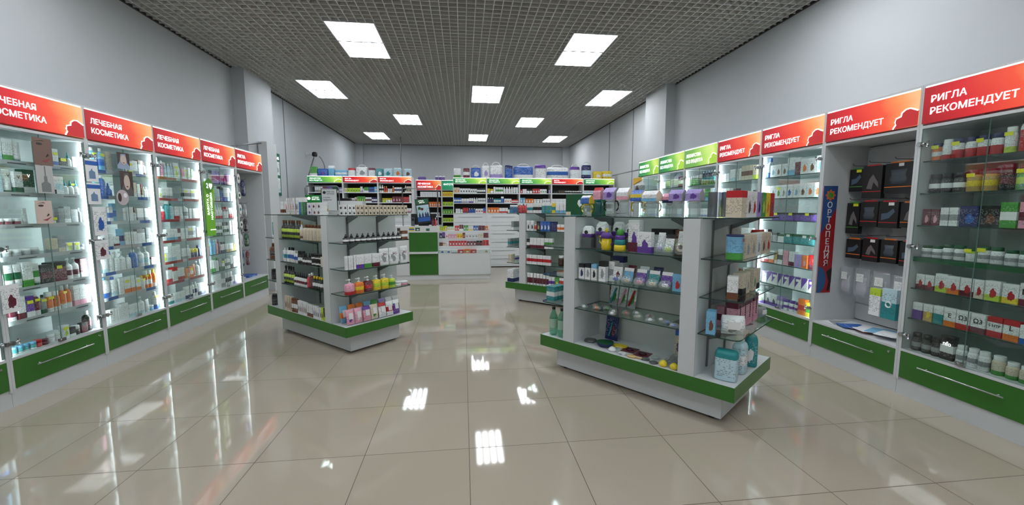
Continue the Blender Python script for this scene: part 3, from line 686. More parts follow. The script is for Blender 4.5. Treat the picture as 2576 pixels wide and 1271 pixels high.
def island(key, label):
    cx, cy, th = ISL[key]
    t = thing('island_shelf_unit', label, 'display shelving', (cx, cy, 0), th, 'freestanding display units')
    obj('plinth', MB().box(-.70, -.295, .022, .70, .295, .203), WHITE, t)
    for sx in (-1, 1):
        for sy in (-1, 1): obj('foot', MB().tube([(sx * .63, sy * .25, 0), (sx * .63, sy * .25, .022)], .022, 12), BLACK, t)
    tr = obj('base_tray', MB().box(-.803, -.398, .206, .803, .398, .3), WHITE, t)
    b = MB(); b.box(-.807, -.402, .204, .807, -.398, .301).box(-.807, .398, .204, .807, .402, .301).box(-.807, -.398, .204, -.803, .398, .301).box(.803, -.398, .204, .807, .398, .301)
    obj('green_edging', b, GREEN, tr)
    for s in (-1, 1):
        x0, x1 = sorted((s * .442, s * .552)); e = obj('end_panel', MB().box(x0, -.4, .3005, x1, .4, 1.353), WHITE, t)
        obj('edge_line', MB().box(s * .552, -.4, .302, s * .5535, -.3985, 1.352), plain('edge_band', srgb(150, 150, 148), .5), e)
    obj('back_panel', MB().box(-.442, -.018, .3005, .442, .018, 1.353), GREYW, t)
    for s in (-1, 1):
        for u in (-.34, .30):
            r_ = obj('slotted_rail', MB().box(u, s * .0185 - (.008 if s < 0 else 0), .32, u + .022, s * .0185 + (.008 if s > 0 else 0), 1.34), STEEL, t)
            b = MB()
            for k in range(24): b.box(u + .006, s * .027 - .0006, .36 + k * .04, u + .016, s * .027 + .0006, .38 + k * .04)
            obj('slots', b, DARK, r_)
        for z in IZ:
            P = rounded(-.438, min(s * .02, s * .396), .438, max(s * .02, s * .396), .01, (0, 0, 0, 0))
            g = obj('glass_shelf', slab(P, z - .009, z - .001), [SHELFG, GEDGE], t)
            for u in (-.34, .30):
                b = MB(); yy = [s * .03, s * .03, s * .3, s * .3]; zz = [z - .012, z - .09, z - .02, z - .012]
                b.v = [(u + .008 + dx, y, zq) for dx in (0, .006) for y, zq in zip(yy, zz)]
                b.f = [[0, 1, 2, 3], [7, 6, 5, 4], [0, 4, 5, 1], [1, 5, 6, 2], [2, 6, 7, 3], [3, 7, 4, 0]]; b.m = [0] * 6; b.sm = [False] * 6
                obj('bracket', b, STEEL, g)
    for s in (-1, 1):
        for v in (-.2, .15):
            obj('slotted_rail', MB().box(min(s * .5525, s * .561), v, .32, max(s * .5525, s * .561), v + .022, 1.34), STEEL, t)
        for z in IZ:
            P = rounded(min(s * .562, s * .815), -.395, max(s * .562, s * .815), .395, .05, (s > 0, s > 0, s < 0, s < 0))
            g = obj('glass_shelf', slab(P, z - .009, z - .001), [SHELFG, GEDGE], t)
            for v in (-.2, .15):
                b = MB(); xx = [s * .563, s * .563, s * .74, s * .74]; zz = [z - .012, z - .09, z - .02, z - .012]
                b.v = [(x, v + .008 + dy, zq) for dy in (0, .006) for x, zq in zip(xx, zz)]
                b.f = [[0, 1, 2, 3], [7, 6, 5, 4], [0, 4, 5, 1], [1, 5, 6, 2], [2, 6, 7, 3], [3, 7, 4, 0]]; b.m = [0] * 6; b.sm = [False] * 6
                obj('bracket', b, STEEL, g)
    for s in (-1, 1):
        b = MB(); b.box(min(s * .442, s * .552), -.36, 1.3535, max(s * .442, s * .552), .36, 1.3605); obj('top_glass', b, SHELFG, t)
    return t
island('R', 'large island shelf unit with baby bottles, green-edged base')
island('L', 'island shelf unit with oils and soap bottles beside the cosmetics wall')
island('M', 'half-hidden island shelf unit with toothpaste behind the baby goods unit')
def bay(key, rows, cab, y=-.385, rz=0, x0=-.43, x1=.43, deep=None):
    cx, cy, th = ISL[key]
    T = frame_xy((cx, cy, 0), th)
    for r, z, nm in rows:
        shelf(r, T(0, 0), th + rz, x0, x1, z, f'{nm} of {cab}', 'goods on the ' + nm + ' of the ' + cab, y=y, fit=1)
def endbay(key, side, rows, cab, y=-.80, x0=-.37, x1=.38):
    """side +1: the end facing +u; strings run left to right as one faces that end"""
    cx, cy, th = ISL[key]; T = frame_xy((cx, cy, 0), th)
    for r, z, nm in rows:
        shelf(r, T(0, 0), th + PI / 2 * side, x0, x1, z, f'{nm} of {cab}', 'goods on the ' + nm + ' of the ' + cab, y=y, fit=1)
# front bay of the island by the cosmetics wall
bay('L', [('tube w_n,w 3 .042 .14;tube w*r,w 4 .036 .175;tube w*k,w 3 .036 .175;carton b^w 1 .04 .175;carton g^w 1 .04 .175;carton G^w 1 .04 .175;_ .03;flat*2 w*p 1 .08 .06 .07;flat*2 w*m 2 .08 .06 .07', 1.3625, 'top'),
          ('oil k,n 7 .052 .2;oil w,d 1 .04 .19;_ .0;bottle e,n 6 .06 .16', 1.101, 'second shelf'),
          ('tube w=c,w 1 .04 .12;shampoo w=t,w 2 .045 .15;bottle w=b,k 3 .045 .16;bottle w=b,w 2 .04 .13;suppl k=w,k 2 .055 .13;drop k=w,k 4 .045 .12;jar*2 k=w,k 3 .07 .06;carton e 1 .05 .1', .849, 'third shelf'),
          ('oil k=w,k 4 .048 .19;drop w=m,k 6 .04 .14;bottle r,w 1 .05 .14;bottle m,w 1 .05 .16;bottle k=w,y 5 .043 .13', .606, 'fourth shelf'),
          ('carton e*n 4 .042 .16;carton n=w 3 .042 .15;carton w*n 5 .042 .14;carton w_n 3 .042 .13;carton w*B 2 .042 .13;carton w*k 2 .042 .12;carton h*n 1 .045 .13;carton k_h 1 .045 .13', .301, 'base shelf')], 'oils island')
# end bay of the same island (facing the aisle)
endbay('L', 1, [('flat*2 w*k 3 .045 .048 .07;flat*2 e*k 14 .045 .048 .07', 1.3625, 'top'), ('drop k=w,k 11 .045 .085;carton n=w 1 .06 .09', 1.101, 'second shelf'),
                ('carton w 4 .024 .13;carton w_p 1 .085 .13;carton w_g 1 .085 .13;carton w_m 1 .085 .13;_ .0;pouch w*a 2 .115 .17;_ .02;pouch w*a 1 .1 .18', .849, 'third shelf'),
                ('pump i_r,w 1 .07 .15;pump o=y,w 1 .07 .15;pump m=r,w 1 .07 .15;pump y=h,w 2 .065 .15;pump h=g,w 1 .055 .13;jar w,w 1 .055 .05;jar i,w 1 .06 .04', .606, 'fourth shelf')], 'oils island end')
def wipes_row(key, codes, y, z, cab, nm, w=.085, h=.15, lean=-.16, x0=-.36):
    cx, cy, th = ISL[key]; T0 = frame_xy((cx, cy, 0), th + PI / 2)
    for k, c in enumerate(codes):
        p = T0(x0 + (w + .006) * k + w / 2, y + random.uniform(-.005, .005), z + .006)
        product('wipes', c, w, h, .035, p, th + PI / 2 + random.uniform(-.04, .04), f'{phrase(c)} wipes pack, {ORD[k + 1]} from the left, {nm} of {cab}', 'wipes packs on the oils island end', rx=lean)
wipes_row('L', ['i*p', 'i*w', 'i^p', 'e*g', 'w^r', 'w=r', 'p^w'], -.755, .302, 'oils island end', 'front wipes row')
wipes_row('L', ['c=o', 'c^o', 'o=c', 'c=b', 'g=w', 'l=p', 'r^w', 'w=h'], -.66, .302, 'oils island end', 'back wipes row', w=.082, h=.17)
# opposite end, seen past the island's post
endbay('L', -1, [('carton d_w 1 .05 .11;carton k*e 2 .075 .12;carton m=k 1 .06 .12;jar d,d 2 .05 .06', 1.3625, 'top'), ('_ .42;tube t,t 1 .07 .17', 1.101, 'second shelf'), ('_ .38;bottle n=k,n 2 .07 .18', .849, 'third shelf'),
                 ('_ .36;stick k,k 3 .05 .12', .606, 'fourth shelf'), ('_ .36;stick k,k 3 .055 .13', .301, 'base shelf')], 'oils island far end')
# half-hidden island
bay('M', [('med w=t 2 .04 .13;med w=k 3 .035 .14;med t^w 3 .04 .14;med y=t 1 .04 .14;carton w_c 6 .045 .13', 1.3625, 'top'),
          ('carton w*k 2 .05 .15;bottle r_w,w 1 .04 .1;carton k*d 1 .05 .14;carton b*w 3 .045 .14;carton B 2 .045 .14;carton w=o 2 .05 .1;carton w_m 4 .045 .1', 1.101, 'second shelf'),
          ('carton k=w 1 .035 .13;carton w_m 4 .045 .15;carton w=g 2 .05 .15;_ .32', .849, 'third shelf'),
          ('carton w=r 9 .04 .14;_ .42', .606, 'fourth shelf'),
          ('tube w|m,w 7 .045 .17;carton w=p 2 .04 .14;carton g*y 1 .06 .14;carton r^w 8 .03 .14', .301, 'base shelf')], 'toothpaste island')
endbay('M', -1, [('bottle r,w 6 .06 .14;suppl xc,w 2 .06 .12', 1.3625, 'top'), ('carton a 1 .05 .12;_ .18;carton a_w 4 .05 .13', 1.101, 'second shelf'), ('_ .25;carton a=t 5 .05 .12', .849, 'third shelf'),
                 ('_ .36;carton w=p 1 .08 .09;carton e 1 .07 .12', .606, 'fourth shelf'), ('_ .4;carton w_B 1 .13 .19', .301, 'base shelf')], 'toothpaste island end')
cxM, cyM, thM = ISL['M']; TM = frame_xy((cxM, cyM, 0), thM)
for k in range(3):
    product('can', 'a=w', .13, .19, .13, TM(.22 + k * .01, -.3 + k * .0, .85) if k == 0 else TM(.22, -.3 + .14 * k, .85), thM, f'{["front", "middle", "rear"][k]} grey printed milk tin on the toothpaste island', 'milk tins on the toothpaste island', cap='n') if k < 1 else None
for k, (u, v) in enumerate([(.12, -.31), (.23, -.33), (.34, -.3), (.18, -.19), (.30, -.17)]):
    product('suppl', 'xn', .095, .15, .095, TM(u, v, .607), thM, f'clear jar of dried goods, {ORD[k + 1]} one from the left, toothpaste island', 'clear jars with white lids', cap='w')

# ------------------------------------------------------------------ baby goods island
cR, cRy, thR = ISL['R']; TR = frame_xy((cR, cRy, 0), thR)
def put(kind, code, u, v, z, w, h, d, label, rot=0.0, group='baby goods on the large island', cap=None, **k):
    return product(kind, code, w, h, d, TR(u, v, z + .001), thR + rot, label, group, cap, **k)
def plastic(c): return plain(CNAME[c].replace(' ', '_') + '_plastic', srgb(*COL[c]), .35)
def card_bottle(u, v, w, h, card, side, label, tint='x', handles=None, hood=None, z=1.3625, rot=0.0, dx=0):
    """baby bottle whose top is wrapped by a printed roof-shaped card"""
    t = thing('baby_bottle', label, 'baby bottle', TR(u, v, z + .001), thR + rot, 'carded baby bottles on top of the large island')
    r = w * .42; hb = h * .52
    b = MB(); b.loft([(0, r * .9, r * .9), (hb * .04, r, r), (hb * .3, r * .94, r * .94), (hb * .7, r * .96, r * .96), (hb * .95, r, r), (hb, r * .7, r * .7)], 2, 20); obj('bottle_body', b, pack(tint), t)
    b = MB(); b.loft([(hb, r * .86, r * .86), (hb + h * .09, r * .86, r * .86)], 2, 18); obj('collar', b, plastic(hood or 'w'), t)
    if hood: obj('hood', MB().loft([(hb + h * .09, r * .8, r * .8), (hb + h * .2, r * .82, r * .82), (hb + h * .28, r * .6, r * .6), (hb + h * .3, r * .2, r * .2)], 2, 16), plastic(hood), t)
    if card:
        z0, z1 = hb + .012, h; y0, y1 = -w * .46, w * .46
        P = [(y0, z0), (y0 * 1.0, z0 + (z1 - z0) * .62), (y0 * .12, z1), (y1 * .12, z1), (y1, z0 + (z1 - z0) * .62), (y1, z0)]
        for sx, nm in ((-1, 'a'), (1, 'b')): pass
        b = MB(); x0, x1 = -w * .5, w * .5; n = len(P)
        b.v = [(x0, y, zz) for y, zz in P] + [(x1, y, zz) for y, zz in P]
        for i in range(n - 1): b.f.append([i, i + 1, n + i + 1, n + i]); b.m.append(0); b.sm.append(False)
        b.f.append(list(range(n))[::-1]); b.f.append([n + i for i in range(n)]); b.m += [1, 1]; b.sm += [False, False]
        c = obj('header_card', b, [pack(card), pack(side)], t)
        obj('hang_slot', MB().box(-w * .18, y0 * .34 - .002, z0 + (z1 - z0) * .84, w * .18, y0 * .28, z0 + (z1 - z0) * .89), BLACK, c)
    if handles:
        for s in (-1, 1):
            b = MB(); b.tube([(s * r * .8, 0, hb * 1.02), (s * r * 1.3, 0, hb * .98), (s * r * 1.5, 0, hb * .75), (s * r * 1.42, 0, hb * .5), (s * r * 1.1, 0, hb * .36)], .006, 8); obj('handle', b, plastic(handles), t)
    return t
card_bottle(-.41, -.28, .085, .165, 'b^w', 'y~', 'training cup with yellow lid and handles, blue roof card', handles='y', hood='y')
card_bottle(-.30, -.28, .07, .225, 'i^r', 'i', 'tall green bottle with teal hood under pink card', tint='xt', hood='t', z=1.3625)
card_bottle(-.19, -.27, .10, .22, 'l*p', 'a~', 'wide bottle with black handles in lilac printed card', handles='k')
card_bottle(-.08, -.26, .095, .215, 'w_i', 'e~', 'clear bottle with white striped roof card, beside the lilac one')
card_bottle(.03, -.25, .09, .195, 'b=y', 'e~', 'clear bottle with blue and yellow card', handles='y')
card_bottle(.155, -.28, .11, .185, 'w_c', 'e~', 'handled clear bottle with the widest white roof card', handles='e')
card_bottle(.265, -.2, .10, .165, 'i_B', 'e~', 'clear bottle with low pink and navy striped card')
card_bottle(.35, -.29, .095, .185, 'l*p', 'a~', 'boxed cup with violet print, first of two alike')
card_bottle(.465, -.29, .095, .185, 'l*p', 'a~', 'boxed cup with violet print, beside the empty clear boxes')
for k, (u, v, w) in enumerate([(.565, -.2, .07), (.64, -.16, .075)]):
    put('carton', 'xa', u, v, 1.3625, w, .165, .07, ['clear plastic display box beside violet cups', 'second clear plastic display box, nearer the purple carton'][k], named='clear_box')
put('carton', 'p=l', .60, .12, 1.3625, .09, .145, .06, 'purple carton standing alone behind the drink cartons', .9)
for k, (c, l) in enumerate([('e^r', 'cream printed carton with red lid edge, end of the bright row'), ('w*n', 'white carton with brown figure picture, second in bright row'), ('w*r', 'white carton with red figure picture, third in bright row'),
                            ('l*B', 'blue-grey carton with navy circle in the bright row'), ('g*h', 'green carton in the bright row'), ('y*o', 'yellow carton in the bright row'), ('r*m', 'red carton at the far end of bright row')]):
    put('carton', c, .735, -.325 + .103 * k, 1.3625, .098, .165, .09, l, PI / 2, 'bright cartons on top of the island end', named='food_carton')
# second shelf of the front bay
def boxed_bottle(u, v, h, label):
    t = thing('boxed_baby_bottle', label, 'baby bottle', TR(u, v, 1.101), thR, 'boxed bottles with round windows')
    w = .095
    obj('clear_box', MB().loft([(0, w * .5, w * .4), (h * .5, w * .5, w * .4)], 8, 16, smooth=False), pack('xa'), t)
    obj('sleeve', MB().loft([(h * .5, w * .48, w * .38), (h * .62, w * .5, w * .4), (h * .9, w * .44, w * .3), (h, w * .3, w * .12)], 6, 16), pack('w_p'), t)
    obj('window', MB().tube([(0, -w * .41, h * .72), (0, -w * .36, h * .72)], .016, 16), BLACK, t)
    obj('neck', MB().loft([(h * .46, .03, .03), (h * .6, .032, .032)], 2, 16), plastic('w'), t)
boxed_bottle(-.37, -.31, .18, 'boxed baby bottle with round black window, beside the post')
boxed_bottle(-.265, -.27, .215, 'taller boxed baby bottle with round black window, second')
boxed_bottle(-.155, -.20, .215, 'boxed baby bottle behind the purple and yellow cup')
boxed_bottle(-.06, -.18, .205, 'boxed baby bottle behind the green-topped stacking cup')
t = thing('sippy_cup', 'purple and yellow sippy cup with two handles', 'cup', TR(-.185, -.335, 1.101), thR, 'baby goods on the large island')
obj('cup_body', MB().loft([(0, .036, .036), (.02, .04, .04), (.09, .038, .038)], 2, 20), plain('yellow_clear', srgb(214, 190, 40), .2), t)
obj('lid', MB().loft([(.09, .042, .042), (.115, .044, .044), (.135, .03, .03)], 2, 20), plastic('p'), t); obj('spout', MB().loft([(.13, .014, .012), (.16, .012, .008), (.168, .006, .004)], 2, 10), plastic('y'), t)
for s in (-1, 1): obj('handle', MB().tube([(s * .036, 0, .11), (s * .06, 0, .1), (s * .062, 0, .06), (s * .04, 0, .04)], .006, 8), plastic('y' if s < 0 else 'p'), t)
t = thing('stacking_cup', 'stacked feeding cup in yellow, teal, purple with green dome top', 'cup', TR(-.06, -.345, 1.101), thR, 'baby goods on the large island')
for nm, c, z0, z1, r0, r1 in (('base', 'y', 0, .045, .044, .041), ('ring', 't', .046, .085, .040, .038), ('ring', 'p', .086, .118, .037, .034), ('dome', 'g', .119, .165, .031, .012)):
    obj(nm, MB().loft([(z0, r0, r0), (z1 - .01, (r0 + r1 * 1) / 2 + .002, (r0 + r1) / 2 + .002), (z1, r1, r1)], 2, 18), plastic(c), t)
put('carton', 'w*p_m', .05, -.31, 1.1005, .085, .235, .07, 'tall white carton with big purple bottle picture', .05)
put('carton', 'w*p_p', .15, -.345, 1.1005, .105, .15, .05, 'squat white and purple carton with window, second shelf')
put('carton', 'w^k', .2, -.15, 1.1005, .17, .17, .09, 'large white carton at the back of second shelf')
put('carton', 'n=e', .345, -.13, 1.1005, .11, .165, .09, 'dark brown carton at the back corner of second shelf')
def blister(u, v, z, w, h, card, toy, label, lean=-.25, rot=0.0, ring=False):
    """printed card with a clear dome holding a small item"""
    t = thing('pacifier_pack' if not ring else 'teether_pack', label, 'blister pack', TR(u, v, z + .004), thR + rot, 'blister packs on the large island')
    t.rotation_euler = (lean, 0, thR + rot)
    obj('backing_card', MB().box(-w * .42, .0, h * .2, w * .42, .003, h), pack(card), t)
    obj('blister_dome', MB().loft([(0, w * .2, .012, 0, -.016), (h * .06, w * .44, .022, 0, -.02), (h * .23, w * .5, .03, 0, -.022), (h * .42, w * .44, .022, 0, -.02), (h * .52, w * .2, .01, 0, -.01)], 2, 18), clear('blister_film', (.93, .96, .97, 1), 1.6, .14, .04), t)
    if ring:
        P = [(w * .3 * math.cos(a * PI / 8), -.012, h * .3 + w * .3 * math.sin(a * PI / 8)) for a in range(16)]
        obj('ring', MB().tube(P, .009, 8, closed=True), plastic(toy), t)
    else:
        obj('pacifier', MB().loft([(h * .12, w * .2, .012, 0, -.014), (h * .22, w * .3, .008, 0, -.015), (h * .32, w * .18, .012, 0, -.014)], 2.2, 14).tube([(w * .1 * math.cos(a * PI / 6), -.03, h * .2 + w * .1 * math.sin(a * PI / 6)) for a in range(12)], .003, 6, closed=True), plastic(toy), t)
blister(.25, -.33, 1.1005, .06, .15, 'w', 'l', 'clear carded teat pack with lilac insert, second shelf'); blister(.32, -.345, 1.1005, .075, .14, 'w^k', 'h', 'round blister with yellow and teal pacifiers, second shelf')
blister(.40, -.33, 1.1005, .075, .165, 'w_m', 'e', 'white ring teether in maroon and white card', ring=True)
# third shelf
for k, (u, w, h, c) in enumerate([(-.395, .055, .125, 'w^k*B'), (-.335, .05, .13, 'w^k*a'), (-.275, .05, .13, 'w^c*k'), (-.2, .06, .16, 'w^k*a')]):
    put('carton', c, u, -.345, .8485, w, h, .045, 'white bottle carton, %s from the left on the third baby shelf' % ORD[k + 1], named='bottle_carton')
put('carton', 'w=a', -.145, -.28, .8485, .05, .16, .07, 'white carton with side print beside the pacifier row'); put('carton', 'w^B', -.16, -.17, .8485, .1, .19, .06, 'navy and white carton behind the bottle cartons')
for k, (u, c, t_) in enumerate([(-.085, 'w*m', 'b'), (.01, 'c^w', 'e'), (.115, 'p^w', 'i'), (.215, 't^w', 'e'), (.31, 'p^w', 'w')]):
    blister(u, -.345, .8485, .092, .125, c, t_, ['blue pacifier pair in clear dome, white and maroon card', 'cream pacifier pair, light blue card', 'pink pacifier pair, purple card', 'cream single pacifier, teal card', 'white single pacifier, purple card beside it'][k] + ', third shelf')
blister(-.03, -.23, .8485, .08, .13, 'm*w', 'w', 'maroon carded pacifier behind the front row, third shelf'); blister(.07, -.22, .8485, .09, .13, 'c^w', 'b', 'light blue carded pacifier behind the front row, third shelf'); blister(.18, -.22, .8485, .09, .135, 'B*w', 'p', 'navy carded pacifier behind the front row, third shelf')
put('carton', 'c*r', .395, -.335, .8485, .07, .12, .03, 'light blue carton with red dot at end of third shelf', -.1)
# fourth shelf
for k in range(3):
    t = thing('toothbrush_card', '%s carded baby brush of three leaning at the back' % ['first', 'middle', 'last'][k], 'blister pack', TR(-.26 + k * .085, -.10, .606), thR, 'carded baby brushes'); t.rotation_euler = (-.2, 0, thR)
    c = obj('backing_card', MB().box(-.037, 0, 0, .037, .003, .21), pack('w_a*g'), t); obj('brush', MB().tube([(-.02, -.008, .02), (.0, -.012, .08), (.02, -.008, .15)], .008, 8), plastic('tir'[k]), t)
    obj('hang_hole', MB().box(-.012, -.001, .185, .012, .0, .195), BLACK, c)
toys = [('w', -.39), ('o', -.34), ('o', -.285), ('g', -.22), ('e', -.13), ('w', -.1), ('r', -.03), ('w', .03), ('e', .09), ('n', .15), ('w', .2), ('w', .25), ('b', .32), ('b', .39)]
for k, (c, u) in enumerate(toys):
    v = [-.33, -.24, -.3, -.25, -.3, -.37, -.28, -.22, -.31, -.24, -.34, -.27, -.31, -.36][k]
    t = thing('loose_pacifier_pack', '%s clear flat pack with %s pacifier, from the left, fourth shelf' % (ORD[k + 1], CNAME[c]), 'blister pack', TR(u, v, .606), thR + random.uniform(-.6, .6), 'small clear packs lying on the fourth shelf')
    obj('bag', MB().loft([(0, .034, .024), (.006, .036, .026), (.022, .026, .018), (.026, .01, .008)], 2.6, 14), clear('blister_film', (.93, .96, .97, 1), 1.6, .14, .04), t)
    obj('pacifier', MB().loft([(.002, .014, .014), (.010, .018, .014), (.016, .008, .008), (.02, .003, .003)], 2, 12), plastic(c), t)
# base shelf
t = thing('spoon_card', 'dark card of baby spoons leaning at back of base shelf', 'blister pack', TR(-.27, -.1, .302), thR, 'baby goods on the large island'); t.rotation_euler = (-.14, 0, thR)
obj('backing_card', MB().box(-.06, 0, 0, .06, .004, .22), pack('B*m'), t); obj('hang_tab', MB().box(-.02, -.002, .2, .02, .006, .235), plastic('r'), t); obj('spoon', MB().tube([(-.02, -.008, .03), (.01, -.008, .16)], .007, 8), plastic('t'), t)
t = thing('teether_card', 'blue and beige card with grey flower teether', 'blister pack', TR(.345, -.1, .302), thR, 'baby goods on the large island'); t.rotation_euler = (-.1, 0, thR)
c = obj('backing_card', MB().box(-.065, 0, 0, .065, .004, .215), pack('e^b'), t); obj('hang_tab', MB().box(-.02, -.002, .2, .02, .006, .235), plastic('r'), t)
b = MB()
for a in range(7): b.loft([(.075 + .032 * math.sin(a * 2 * PI / 7) - .018, .006, .006, .032 * math.cos(a * 2 * PI / 7), -.012), (.075 + .032 * math.sin(a * 2 * PI / 7), .017, .012, .032 * math.cos(a * 2 * PI / 7), -.012), (.075 + .032 * math.sin(a * 2 * PI / 7) + .018, .006, .006, .032 * math.cos(a * 2 * PI / 7), -.012)], 2, 10)
obj('flower_teether', b, plain('violet_grey', srgb(96, 90, 122), .5), t)
def flat_item(nm, label, u, v, build, mats, rot=0.0):
    o = obj(nm, build, mats, None, TR(u, v, .3015), thR + rot); tag(o, label, 'baby goods', 'goods lying on the base of the large island'); return o
flat_item('plastic_bag', 'crumpled clear bag lying by the post', -.375, -.25, MB().loft([(0, .05, .05), (.008, .055, .05), (.02, .04, .035), (.024, .01, .01)], 3, 14), pack('xa'), .4)
t = thing('baby_bowl', 'dark green bowl in clear wrap', 'bowl', TR(-.215, -.28, .3015), thR, 'goods lying on the base of the large island')
obj('bowl_body', MB().loft([(0, .04, .03), (.01, .06, .05), (.032, .075, .062)], 2, 22), plastic('B'), t); obj('green_rim', MB().loft([(.032, .074, .061), (.037, .07, .057), (.033, .05, .04)], 2, 22), plastic('G'), t)
flat_item('plastic_bag', 'second clear bag lying behind the green bowl', -.25, -.19, MB().loft([(0, .05, .045), (.006, .055, .05), (.018, .04, .03), (.022, .01, .01)], 3, 14), pack('xt'), .2)
flat_item('nail_brush', 'white half-egg brush on base shelf', -.11, -.335, MB().loft([(0, .03, .022), (.012, .032, .024), (.028, .022, .017), (.036, .006, .005)], 2, 16), plastic('w'), .4)
flat_item('yellow_toy_pack', 'flat yellow toy pack at the back of base shelf', -.12, -.2, MB().loft([(0, .06, .04), (.01, .062, .042), (.014, .05, .03)], 3, 14), pack('y*w'), .3)
for k, (u, v) in enumerate([(-.02, -.22), (.1, -.24)]):
    t = thing('sunglasses_card', ['maroon card with dark oval blisters, behind the wooden brush', 'second maroon card with dark oval blisters, toward the rattles'][k], 'blister pack', TR(u, v, .3015), thR + .1, 'flat maroon cards')
    obj('backing_card', MB().box(-.055, -.06, 0, .055, .06, .003), pack('m*k'), t); obj('oval_blister', MB().loft([(.003, .032, .024), (.012, .03, .022), (.018, .015, .01)], 2, 16), plain('dark_wine', srgb(60, 24, 44), .15), t)
t = thing('wooden_hair_brush', 'oval wooden baby brush lying at the front edge', 'brush', TR(.07, -.35, .3015), thR + .1, 'goods lying on the base of the large island')
obj('brush_head', MB().loft([(0, .035, .024), (.008, .038, .027), (.013, .03, .02)], 2, 18), plain('pale_wood', srgb(206, 174, 120), .5), t); obj('brush_handle', MB().tube([(.03, 0, .007), (.09, -.004, .007)], .007, 8), plain('pale_wood', srgb(206, 174, 120), .5), t)
for k, (u, v) in enumerate([(-.02, -.34), (.17, -.33), (.21, -.25), (.245, -.35)]):
    flat_item('small_accessory_pack', ['small printed pack by the wooden brush', 'clear accessory pack beside the wooden brush', 'clear accessory pack behind, near the rattles', 'clear accessory pack next to the rattles'][k], u, v, MB().loft([(0, .03, .026), (.008, .031, .027), (.014, .02, .018)], 3, 12), pack(['w*b', 'xa', 'x', 'xa'][k]), .3 * k)
for k, u in enumerate((.32, .40)):
    t = thing('bottle_brush_pack', ['yellow-ended clear tube lying toward the aisle, first', 'yellow-ended clear tube beside the end post'][k], 'brush', TR(u, -.31, .3015), thR, 'yellow-ended clear tubes')
    obj('clear_tube', MB().tube([(0, -.03, .022), (0, .17, .022)], .02, 14), pack('x'), t); obj('yellow_end', MB().loft([(0, .02, .014, 0, -.05), (.012, .03, .022, 0, -.052), (.03, .026, .022, 0, -.05), (.042, .01, .01, 0, -.045)], 2, 14), plastic('y'), t)
# the end of the island toward the vitamin wall
put('can', 'c_g', .735, -.315, 1.1005, .1, .155, .1, 'blue and green printed tin, first on second end shelf', PI / 2, cap='B')
for k, c in enumerate(['e*a', 'e*a', 'w*a', 'e*n', 'e*r']):
    put('carton', c, .745, -.2 + .115 * k, 1.1005, .11, .15, .07, 'cream cereal carton, %s in the row behind the tin' % ORD[k + 1], PI / 2, 'cereal cartons on the island end', named='cereal_carton')
put('carton', 'n^r', .68, .36, 1.1005, .1, .16, .06, 'dark carton with red top at the row end', PI / 2)
for k, (u, v, c) in enumerate([(.735, -.31, 'w_n'), (.72, -.13, 'e_k'), (.72, -.05, 'e*a'), (.72, .10, 'e*g'), (.72, .18, 'e_k')]):
    put('carton', c, u, v, .8485, .075, .145, .06, 'tall cereal carton, %s along the third end shelf' % ORD[k + 1], PI / 2 + (.0 if k else .25), 'cereal cartons on the island end', named='cereal_carton')
put('carton', 'c*n', .625, -.335, .6055, .055, .15, .09, 'light blue and white carton by the post, lowest glass shelf', .25)
for k, v in enumerate((-.13, -.025, .08, .225)):
    o = put('carton', 'i^m', .70, v, .6055, .1, .2, .07, 'pink tall box with vertical lettering, %s along the end' % ORD[k + 1], PI / 2, 'pink tall boxes on the island end', named='gift_box')
    text('MAMMY', .032, o, (.012, -.0358, .05), BLACK, bold=.0008, ry=-PI / 2)
put('carton', 'i=m', .61, -.10, .6055, .06, .14, .05, 'dark pink box behind the wrapped white pack', PI / 2)
o = put('wipes', 'w*a', .735, -.27, .606, .14, .125, .1, 'wrapped white pack with blue corner on lowest glass shelf', .45)
put('wipes', 'a*c', .735, .345, .606, .09, .08, .06, 'small crumpled blue-grey pack at the shelf tip', 1.2)
for k, (u, v, w, h, c, l, r) in enumerate([(.715, -.285, .135, .2, 's^t', 'white and teal nappy pack at the front of the island end', .1), (.735, -.09, .1, .21, 's=w', 'narrow pale pack between two nappy packs', PI / 2), (.745, .12, .12, .215, 't*w', 'teal nappy pack with red mark, farther back', PI / 2 + .3)]):
    put('nappy', c, u, v, .3015, w, h, .085, l, r, 'packs on the base of the large island', cap='t')
# the opposite end: teal cartons, water bottles, green boxes on top
for k in range(3):
    o = put('carton', 't=w', -.755, -.31 + .058 * k * -1 + .12, .6055, .05, .125, .09, '%s teal and white carton beside the island post' % ['front', 'middle', 'rear'][k], .0 - PI / 2, 'teal cartons on the island side shelf', named='drink_carton')
def water_bottle(u, v, label, cap='k'):
    t = thing('water_bottle', label, 'bottle', TR(u, v, .3015), thR, 'green plastic water bottles')
    secs = [(0, .026, .026), (.01, .036, .036), (.05, .038, .038), (.07, .035, .035), (.09, .038, .038), (.15, .0385, .0385), (.18, .034, .034), (.21, .02, .02), (.235, .013, .013)]
    obj('bottle_body', MB().loft(secs, 2, 20), clear('green_pet', (.42, .72, .6, 1), 1.2, .1, .04), t); obj('cap', MB().loft([(.232, .016, .016), (.255, .016, .016)], 2, 14), plastic(cap), t)
    obj('label', MB().loft([(.07, .0385, .0385), (.15, .039, .039)], 2, 20, cap=False), clear('green_label', (.55, .74, .62, 1), 1, .5, .1), t)
water_bottle(-.715, -.33, 'green water bottle standing at the outer corner of base'); water_bottle(-.625, -.325, 'green water bottle beside the island post'); water_bottle(-.655, -.23, 'green water bottle behind the other two')
put('shampoo', 'B=w', -.66, -.13, .3015, .07, .24, .05, 'dark blue bottle half hidden behind the water bottles', cap='B')
